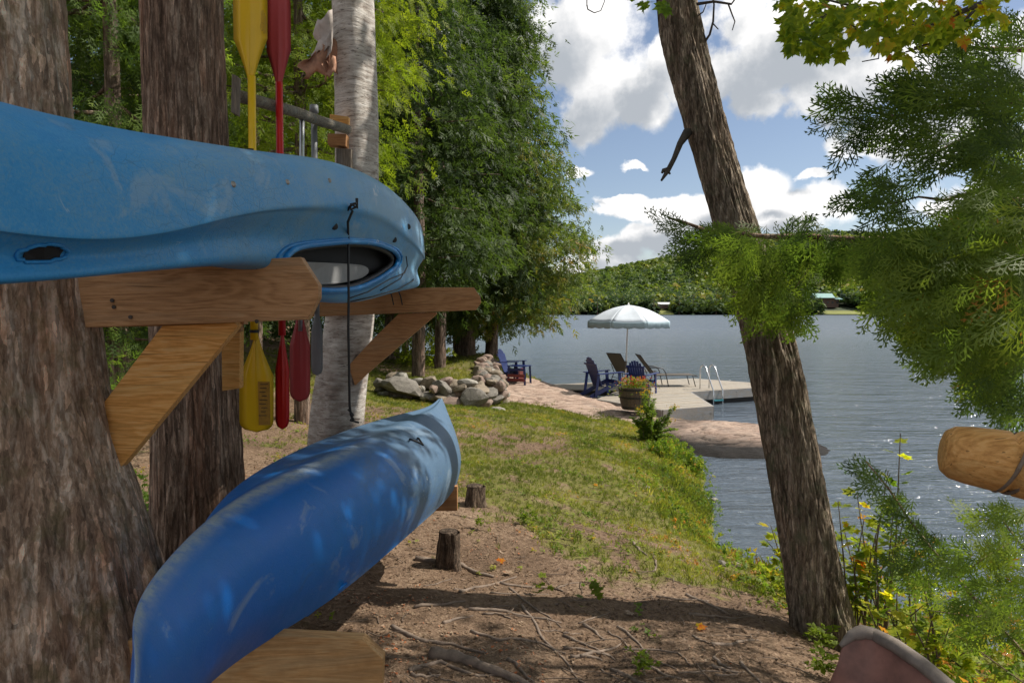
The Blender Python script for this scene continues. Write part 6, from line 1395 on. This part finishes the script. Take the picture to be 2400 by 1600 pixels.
n = 1500; X = g.uniform(1.0, 3.6, n); Y = g.uniform(4.8, 13.5, n); k = (bankf_(X, Y) > g.random(n)); X, Y = X[k], Y[k]; n = len(X); Z = np.maximum(zt(X, Y), WATER); hgt = (.08 + .20 * f2(X, Y, 1.4, 3, 91)) * g.uniform(.3, 1.3, n)
sw = bake('shore_weeds', T_leafy, np.repeat(np.stack([X, Y, Z], -1), 5, 0) + np.stack([g.normal(0, .05, n * 5), g.normal(0, .05, n * 5), np.repeat(hgt, 5) * g.random(n * 5)], -1), g.normal(0, .6, (n * 5, 3)) + np.array([0, 0, .5]), g.normal(0, .5, (n * 5, 3)) + np.array([0, 0, 1.]), .085 * g.uniform(.5, 1.3, n * 5), .48 + np.repeat(g.normal(0, .2, n), 5), M_herb, kind='stuff')
tag(sw, 'leafy herbs and seedlings crowding the edge of the bank', 'weeds')
# small seedlings on the bare soil
for k, (x, y, s, tn, lb) in enumerate(((1355, 1405, .13, .55, 'bright green maple seedling on the bare path'), (1238, 1370, .10, .62, 'single yellow green seedling leaf left of the path middle'), (1888, 1490, .16, .5, 'feathery green seedling at the foot of the leaning trunk'), (1885, 1555, .14, .5, 'small herb beside the canoe bow'), (1105, 1215, .10, .6, 'little green sprout just below the square stump'), (1212, 1205, .14, .45, 'light green sprout between the two stumps and the path'), (1475, 1555, .12, .4, 'grass tuft in the trunk shadow at the bottom'))):
    p = gp(x, y, -.1); o = thing('seedling', lb, 'seedling', p); g = np.random.default_rng(60 + k); n = 7 if k < 2 else 22
    P = np.array([p] * n) + g.normal(0, .02, (n, 3)) + np.stack([np.zeros(n), np.zeros(n), g.random(n) * s * .6 + .02], -1)
    a = g.uniform(0, 6.283, n); bake('leaves', T_mapleleaf if k < 2 else T_leafy, P, np.stack([np.cos(a), np.sin(a), np.full(n, .35)], -1), g.normal(0, .2, (n, 3)) + np.array([0, 0, 1.]), s * .6 * g.uniform(.7, 1.2, n), np.full(n, tn), M_lime, o)

# ------------------------------------------------------------------ grass, litter, roots
def blade_template(seed, n=6):
    rr = random.Random(seed); q = []
    for i in range(n):
        a = rr.uniform(0, 6.283); lean_ = rr.uniform(.15, .8); h = rr.uniform(.5, 1.0); d = np.array([math.cos(a) * lean_, math.sin(a) * lean_, 1.]); d /= np.linalg.norm(d)
        b = np.array([rr.uniform(-.25, .25), rr.uniform(-.25, .25), -.03]); s = np.array([-math.sin(a), math.cos(a), 0]) * .045
        q.append([b - s, b + d * h * .6 - s * .7 + np.array([0, 0, .02]), b + d * h + np.array([math.cos(a), math.sin(a), 0]) * .12 * h - np.array([0, 0, .04]), b + s])
    return np.array(q)
T_blade = lighter([blade_template(s) for s in range(6)])
T_broad = lighter([clump_template(4, .6, .42, s + 60, .3) for s in range(4)])
g = np.random.default_rng(15)
def scatter(n, x0, x1, y0, y1, f, power=1.0):
    X = g.uniform(x0, x1, n); Y = y0 + (y1 - y0) * g.random(n) ** power; m_ = f(X, Y); k = g.random(n) < m_; return X[k], Y[k]
def grassfield(n, x0, x1, y0, y1, size, lo, hi, f, nm, m, power=1.0, tm=None, lift=0.0):
    X, Y = scatter(n, x0, x1, y0, y1, f, power); u = np.abs(X / np.maximum(Y, .5)) < .82; X, Y = X[u], Y[u]; Z = zt(X, Y); k = (Z > WATER + .03); X, Y, Z = X[k], Y[k], Z[k]; n = len(X)
    a = g.uniform(0, 6.283, n)
    tn = lo + (hi - lo) * np.clip(f2(X, Y, 1.7, 3, 77) * 1.6 - .3 + g.normal(0, .16, n), 0, 1)
    return np.stack([X, Y, Z + lift], -1), np.stack([np.cos(a), np.sin(a), g.normal(0, .06, n)], -1), np.tile([0, 0, 1.], (n, 1)) + g.normal(0, .08, (n, 3)), size * g.uniform(.5, 1.3, n), tn
not_path = lambda X, Y: grass_mask(X, Y) ** 1.2
sets = [grassfield(26000, -4, 3.6, 4.0, 10.5, .050, .15, .8, not_path, '', None), grassfield(26000, -6, 3.6, 9, 17, .065, .15, .85, not_path, '', None), grassfield(12000, -8, 3, 15, 28, .10, .1, .8, not_path, '', None)]
P, Dd, U, S, T_ = [np.concatenate([s[i] for s in sets]) for i in range(5)]
o = bake('lawn_grass', T_blade, P, Dd, U, S, T_, M_grass, kind='stuff'); tag(o, 'short patchy lawn grass over the sloping bank', 'grass')
bankf = lambda X, Y: sst(1.1, .25, shore_sd(X, Y)) * sst(3.9, 5.0, Y) * sst(15.5, 13, Y) * (.4 + .6 * (f2(X, Y, 2, 3, 31) > .45))
sets = [grassfield(9000, 1.0, 3.7, 3.8, 15, .12, .25, .85, bankf, '', None)]
P, Dd, U, S, T_ = sets[0]; o = bake('shore_grass', T_blade, P, Dd, U, S, T_, M_grass, kind='stuff'); tag(o, 'taller grass fringing the edge of the bank', 'grass')
weedf = lambda X, Y: np.clip(bankf(X, Y) * 1.2 + (grass_mask(X, Y) * (f2(X, Y, 2.3, 3, 35) > .56) * .45) + (f2(X, Y, 3.1, 3, 36) > .68) * .10, 0, 1)
P, Dd, U, S, T_ = grassfield(60000, -4.5, 3.7, 3.2, 16, .062, .35, 1.0, weedf, '', None, lift=.015)
Dd[:, 2] += .45; o = bake('ground_weeds', T_leafy, P, Dd, U, S * 1.1, T_, M_herb, kind='stuff'); tag(o, 'small broad leaved weeds in the lawn and along the bank', 'weeds')
litf = lambda X, Y: np.clip(1.0 - grass_mask(X, Y) * .8, 0, 1) * (shore_sd(X, Y) > .1)
P, Dd, U, S, T_ = grassfield(46000, -4.5, 3.2, 2.2, 12, .027, .0, .95, litf, '', None, 1.5, lift=.004)
o = bake('leaf_litter', T_broad, P, Dd, U + g.normal(0, .25, U.shape), S, T_, M_litter, kind='stuff'); tag(o, 'dry brown leaf litter and bark crumbs over the bare soil', 'leaf litter')
# needles and small sticks
X, Y = scatter(9000, -3.5, 2.4, 2.3, 9.0, litf, 1.3); n = len(X); Z = zt(X, Y); a = g.uniform(0, 6.283, n); stick = np.array([diamond((0, 0, 0), (0, 1, 0), 1.0, .045, (0, 0, 1)), diamond((0, 0, .01), (.15, 1, 0), .9, .03, (1, 0, .2))])
o = bake('fallen_needles', [stick], np.stack([X, Y, Z + .006], -1), np.stack([np.cos(a), np.sin(a), g.normal(0, .05, n)], -1), np.tile([0, 0, 1.], (n, 1)), g.uniform(.015, .08, n), g.uniform(.1, .9, n), M_litter, kind='stuff'); tag(o, 'fallen needles and tiny sticks on the soil', 'needles')
def lie(pts, r, lift=.3, wob=0.0):
    out = []
    P = [gp(x, y, -.1) for x, y in pts]
    for a, b in zip(P[:-1], P[1:]):
        for k in range(4): out.append(a.lerp(b, k / 4))
    out.append(P[-1]); n = len(out)
    for i, p in enumerate(out): p.x += rnd.uniform(-wob, wob); p.y += rnd.uniform(-wob, wob); p.z = z1(p.x, p.y) + r * lift
    return out
roots = [([(990, 1505), (1050, 1512), (1100, 1530), (1180, 1560), (1240, 1590)], .032, 'thick pale root crossing the shaded soil at the bottom'), ([(955, 1285), (1060, 1300), (1105, 1320), (1135, 1325)], .02, 'grey root running from the dark stump towards the path'), ([(1200, 1390), (1240, 1460), (1290, 1510), (1345, 1570)], .009, 'thin curving root in the shadow below the path'),
         ([(1075, 1400), (1160, 1405), (1230, 1420), (1290, 1430)], .012, 'root at the edge of the shade left of the path'), ([(1170, 1350), (1230, 1400), (1290, 1440)], .008, 'thin root beside the single seedling leaf'), ([(1340, 1435), (1365, 1450), (1388, 1472)], .011, 'short pale root above the shadow edge'), ([(1420, 1440), (1460, 1470), (1490, 1505)], .009, 'forked root lying in the sunlit path'),
         ([(940, 1540), (1010, 1520), (1100, 1555)], .012, 'bottom root next to the wooden arm'), ([(1150, 1340), (1220, 1350), (1265, 1350), (1295, 1358)], .010, 'weathered root above the path shadow'), ([(1450, 1240), (1470, 1265), (1485, 1275)], .014, 'bleached stick near the grassy bank'), ([(1080, 1450), (1150, 1470), (1240, 1475), (1300, 1500)], .010, 'faint root across the shaded soil'), ([(1700, 1520), (1740, 1560), (1770, 1600)], .008, 'thin root near the canoe bow'),
         ([(1500, 1272), (1508, 1300), (1500, 1312)], .012, 'forked pale stick beside the bank grass'), ([(1430, 1490), (1500, 1492), (1560, 1500), (1585, 1530)], .007, 'thin root inside the long trunk shadow'), ([(900, 1440), (960, 1470), (1040, 1480), (1120, 1500)], .014, 'root below the dark blue boat')]
small_roots = []
for i in range(34):
    x, y = rnd.uniform(930, 1650), rnd.uniform(1330, 1560); a_ = rnd.uniform(-.5, .9); L_ = rnd.uniform(50, 150)
    small_roots.append(([(x, y), (x + L_ * .5 * math.cos(a_) + rnd.uniform(-8, 8), y + L_ * .35 * math.sin(a_)), (x + L_ * math.cos(a_), y + L_ * .7 * math.sin(a_) + rnd.uniform(-10, 10))], rnd.uniform(.005, .012), ''))
sr = MB()
for pts, r_, lb in small_roots:
    P_ = lie(pts, r_, .25, .006); n = len(P_); sr.tube(P_, [r_ * (1 - .65 * i / n) for i in range(n)], 7)
tag(sr.build('small_roots', M_root, kind='stuff', smooth=True, fixn=False), 'thin surface roots and sticks criss-crossing the bare soil', 'roots')
for pts, r, lb in roots:
    P_ = lie(pts, r, .25, .006); n = len(P_); o = MB().tube([p - P_[0] * 0 for p in P_], [r * (1 - .65 * i / n) * (1 + .15 * math.sin(i * 2.1)) for i in range(n)], 8).build('tree_root', M_root, None, loc=P_[0], smooth=True); tag(o, lb, 'root')
mb = MB()
for i in range(240):
    x, y = rnd.uniform(-2, 2.0), 2.5 + 5.5 * rnd.random() ** 1.4
    if shore_sd(np.array([x]), np.array([y]))[0] < .3: continue
    a = rnd.uniform(0, 6.28); L_ = rnd.uniform(.05, .28); p0 = Vector((x, y, z1(x, y) + .006)); x2, y2 = x + L_ * math.cos(a), y + L_ * math.sin(a); p2_ = Vector((x2, y2, z1(x2, y2) + .008)); m_ = (p0 + p2_) / 2 + Vector((rnd.uniform(-.02, .02), rnd.uniform(-.02, .02), .006)); mb.tube([p0, m_, p2_], [.003, .0025, .0012], 4)
o = mb.build('fallen_twigs', M_twig, kind='stuff', fixn=False); tag(o, 'thin twigs scattered over the soil', 'twigs')
for k, (x, y, c_) in enumerate(((1592, 1446, 'orange'), (1143, 1297, 'red'), (1173, 1325, 'tan'), (1376, 1117, 'orange'), (1453, 1409, 'pale tan'))):
    p = gp(x, y, -.2); o = bake('fallen_leaf', [T_mapleleaf[k % 4]], [tuple(p + Vector((0, 0, .015)))], [(math.cos(k), math.sin(k), .1)], [(.1, -.2, 1)], [.075 if k < 4 else .06], [(.97, 1.0, .9, .97, .8)[k]], M_maple if k not in (2, 4) else M_litter, loc=tuple(p))
    tag(o, ['orange fallen leaf on the sunlit path near the shadow', 'red fallen leaf beside the dark stump', 'tan fallen leaf just below the red one', 'orange fallen leaf in the grass above the path', 'pale dry leaf in the middle of the path'][k], 'leaf')

# ------------------------------------------------------------------ far shore
def blob_tree(seed, conifer):
    rr = np.random.default_rng(seed); q = []
    n = 34 if not conifer else 40
    for i in range(n):
        if conifer:
            t_ = (i + .5) / n; a = i * 2.4; rad = .26 * (1 - t_) ** .8 + .02; c = np.array([math.cos(a) * rad * .5, math.sin(a) * rad * .5, t_]); d = np.array([math.cos(a), math.sin(a), -.35]); q.append(diamond(c, d / np.linalg.norm(d), rad * 1.2 + .05, .16 * (1 - t_ * .6), (0.2 * math.cos(a), .2 * math.sin(a), 1)))
        else:
            v = rr.normal(0, 1, 3); v /= np.linalg.norm(v); v[2] = abs(v[2]) * 1.0 - .25; c = np.array([v[0] * .36, v[1] * .36, .55 + v[2] * .42]); s = rr.normal(0, 1, 3); s = s - v * s.dot(v) * .55; s /= np.linalg.norm(s); q.append(diamond(c - s * .16, s, .34, .30, v + rr.normal(0, .45, 3)))
    return np.array(q)
T_con = lighter([blob_tree(s, True) for s in range(3)]); T_dec = [blob_tree(s + 9, False)[:26] for s in range(4)]
def zup_bake(name, tm, P, size, tint, m, **k):   # templates stand along +z
    n = len(P); a = rng.uniform(0, 6.283, n); return bake(name, tm, P, np.stack([np.cos(a), np.sin(a), np.zeros(n)], -1), np.tile([0, 0, 1.], (n, 1)), size, tint, m, **k)
g = np.random.default_rng(33)
def hillpts(n, y0, y1, power):
    Y = y0 + (y1 - y0) * g.random(n) ** power; X = (g.uniform(60, 1250, n) / F) * Y; return X, Y, hill_z(X, Y)
house = atd(1903, 705, 545)
def clear(X, Y): return ~((np.abs(X - house.x) < 24 * 1.0) & (Y < house.y + 10)) & ~((np.abs(X - 111) < 9) & (Y < 530))
X, Y, Z = hillpts(9000, 500, 980, 1.5); k = clear(X, Y) & (Z > WATER); X, Y, Z = X[k], Y[k], Z[k]; n = len(X); tn = .63 + .34 * (f2(X, Y, .02, 3, 3) - .5) * 2 + g.normal(0, .13, n) - .15 * (Y < 530)
o = zup_bake('forest', T_dec, np.stack([X, Y, Z - 1], -1), g.uniform(8, 16, n) * (1 - .2 * (Y < 530)), tn, M_forest, kind='stuff'); tag(o, 'green broadleaf forest covering the far hillside', 'forest')
X, Y, Z = hillpts(1500, 500, 760, 2.2); k = clear(X, Y) & (Z > WATER) & ((Y < 560) | (g.random(1500) < .5)); X, Y, Z = X[k], Y[k], Z[k]; n = len(X)
o = zup_bake('conifers', T_con, np.stack([X, Y, Z - .6], -1), g.uniform(11, 19, n), .10 + g.normal(0, .10, n), M_forest, kind='stuff'); tag(o, 'dark conifers along the far shore', 'forest')
for i, (x, h, lb) in enumerate(((1502, 60, 'dark pointed conifer on the far shore right of the umbrella top'), (1560, 55, 'broad dark conifer on the far shore left of the leaning trunk'), (1592, 62, 'tallest dark conifer at the water left of the leaning trunk'), (1645, 66, 'far shore conifer just left of the leaning trunk'), (1842, 58, 'dark conifer on the far shore left of the cottage'), (1866, 42, 'slim pale conifer beside the far cottage'), (1372, 48, 'dark conifer on the far shore left of the umbrella'))):
    Y_ = 503.0; p = atd(x, 722, Y_); s_ = h * 1.02 / F * Y_; o = thing('conifer_tree', lb, 'tree', (p.x, Y_, WATER)); zup_bake('crown', T_con, [(p.x, Y_, WATER + .4)], [s_], [.08], M_forest, parent=o)
    MB().tube([(p.x, Y_, WATER - .3), (p.x, Y_, WATER + s_ * .8)], [.4, .1], 6).build('trunk', M_bark_far, o)
M_field = simple('far_lawn', (0.20, 0.21, 0.05), 0.9, 0.25, .05)
for (x0, x1, yt, yb, nm) in ((1870, 1990, 712, 721, 'mown lawn before the far cottage'), (1512, 1548, 706, 721, 'sloping clearing on the far shore right of the umbrella')):
    a, b, c, d = atd(x0, yb, 497), atd(x1, yb, 497), atd(x1 - 6, yt, 540), atd(x0 + 8, yt, 540); o = MB().prism([a, b, c, d], (0, 0, -.6)).build('far_lawn', M_field, kind='structure')
ct = thing('cottage', 'low brown cottage with a pale green metal roof on the far shore', 'house', (house.x, 545, house.z - 3)); W2 = 62 * 1.02 / F * 545 / 2; zt2 = atd(1903, 676, 545).z; zm = atd(1903, 684, 545).z; zb2 = atd(1903, 706, 545).z
MB().box((house.x - 1, 550, (zm + zb2) / 2), (W2 * 1.75, 8, zm - zb2)).build('wall', M_wallb, ct)
MB().prism([(house.x - W2, 544, zm - .2), (house.x + W2 * .45, 544, zm - .2), (house.x + W2 * .45, 550, zt2 + .6), (house.x - W2, 550, zt2 + .6)], (0, 0, .3)).build('roof', M_roof, ct); MB().prism([(house.x - W2, 556, zm - .2), (house.x + W2 * .45, 556, zm - .2), (house.x + W2 * .45, 550, zt2 + .61), (house.x - W2, 550, zt2 + .61)], (0, 0, .3)).build('roof', M_roof, ct)
MB().prism([(house.x + W2 * .47, 543.5, zm - 1.3), (house.x + W2, 543.5, zm - 1.3), (house.x + W2, 552, zm + .4), (house.x + W2 * .47, 552, zm + .4)], (0, 0, .25)).build('porch_roof', M_roof, ct)
for i in range(5): MB().box((house.x - W2 * .75 + i * W2 * .36, 545.9, (zm + zb2) / 2 + .2), (1.6, .15, 1.5)).build('window', M_glass, ct)
MB().box((house.x - W2 * .2, 551, zt2 + 1.2), (.8, .8, 1.6)).build('chimney', M_wallb, ct)
hz2 = atd(1592, 700, 530); h2 = thing('cabin', 'small pale roofed cabin among the trees right of the umbrella on the far shore', 'house', (hz2.x, 525, hz2.z - 2)); q_ = atd(1513, 702, 522)
MB().box((q_.x + 4, 522, q_.z - .5), (9, 5, 3)).build('wall', M_wallb, h2); MB().prism([(q_.x - 1, 519, q_.z + .9), (q_.x + 9, 519, q_.z + .9), (q_.x + 9, 522, q_.z + 2.4), (q_.x - 1, 522, q_.z + 2.4)], (0, 0, .2)).build('roof', M_white, h2)
m0, m1 = atd(1551, 590, 900), atd(1551, 518, 900); ms = thing('radio_mast', 'thin lattice radio mast on top of the far hill', 'mast', m0); mb = MB()
for s in ((-1, -1), (1, -1), (0, 1)): mb.tube([m0 + Vector((s[0] * 1.0, s[1] * 1.0, -4)), m1 + Vector((s[0] * .5, s[1] * .5, 0))], .22, 4)
L_ = (m1 - m0).z
for i in range(12): z_ = m0.z + L_ * i / 12; mb.bar((m0.x - .9, 899, z_), (m0.x + .9, 899, z_ + L_ / 12), .25, .25)
mb.build('lattice', M_mast, ms); mb = MB()
for z_, w in ((.12, 2.6), (.22, 2.2), (.45, 1.6), (.62, 2.0)): mb.box((m0.x + .6, 899, m0.z + L_ * z_), (w, 1, 1.4))
mb.build('antenna', M_mast, ms)
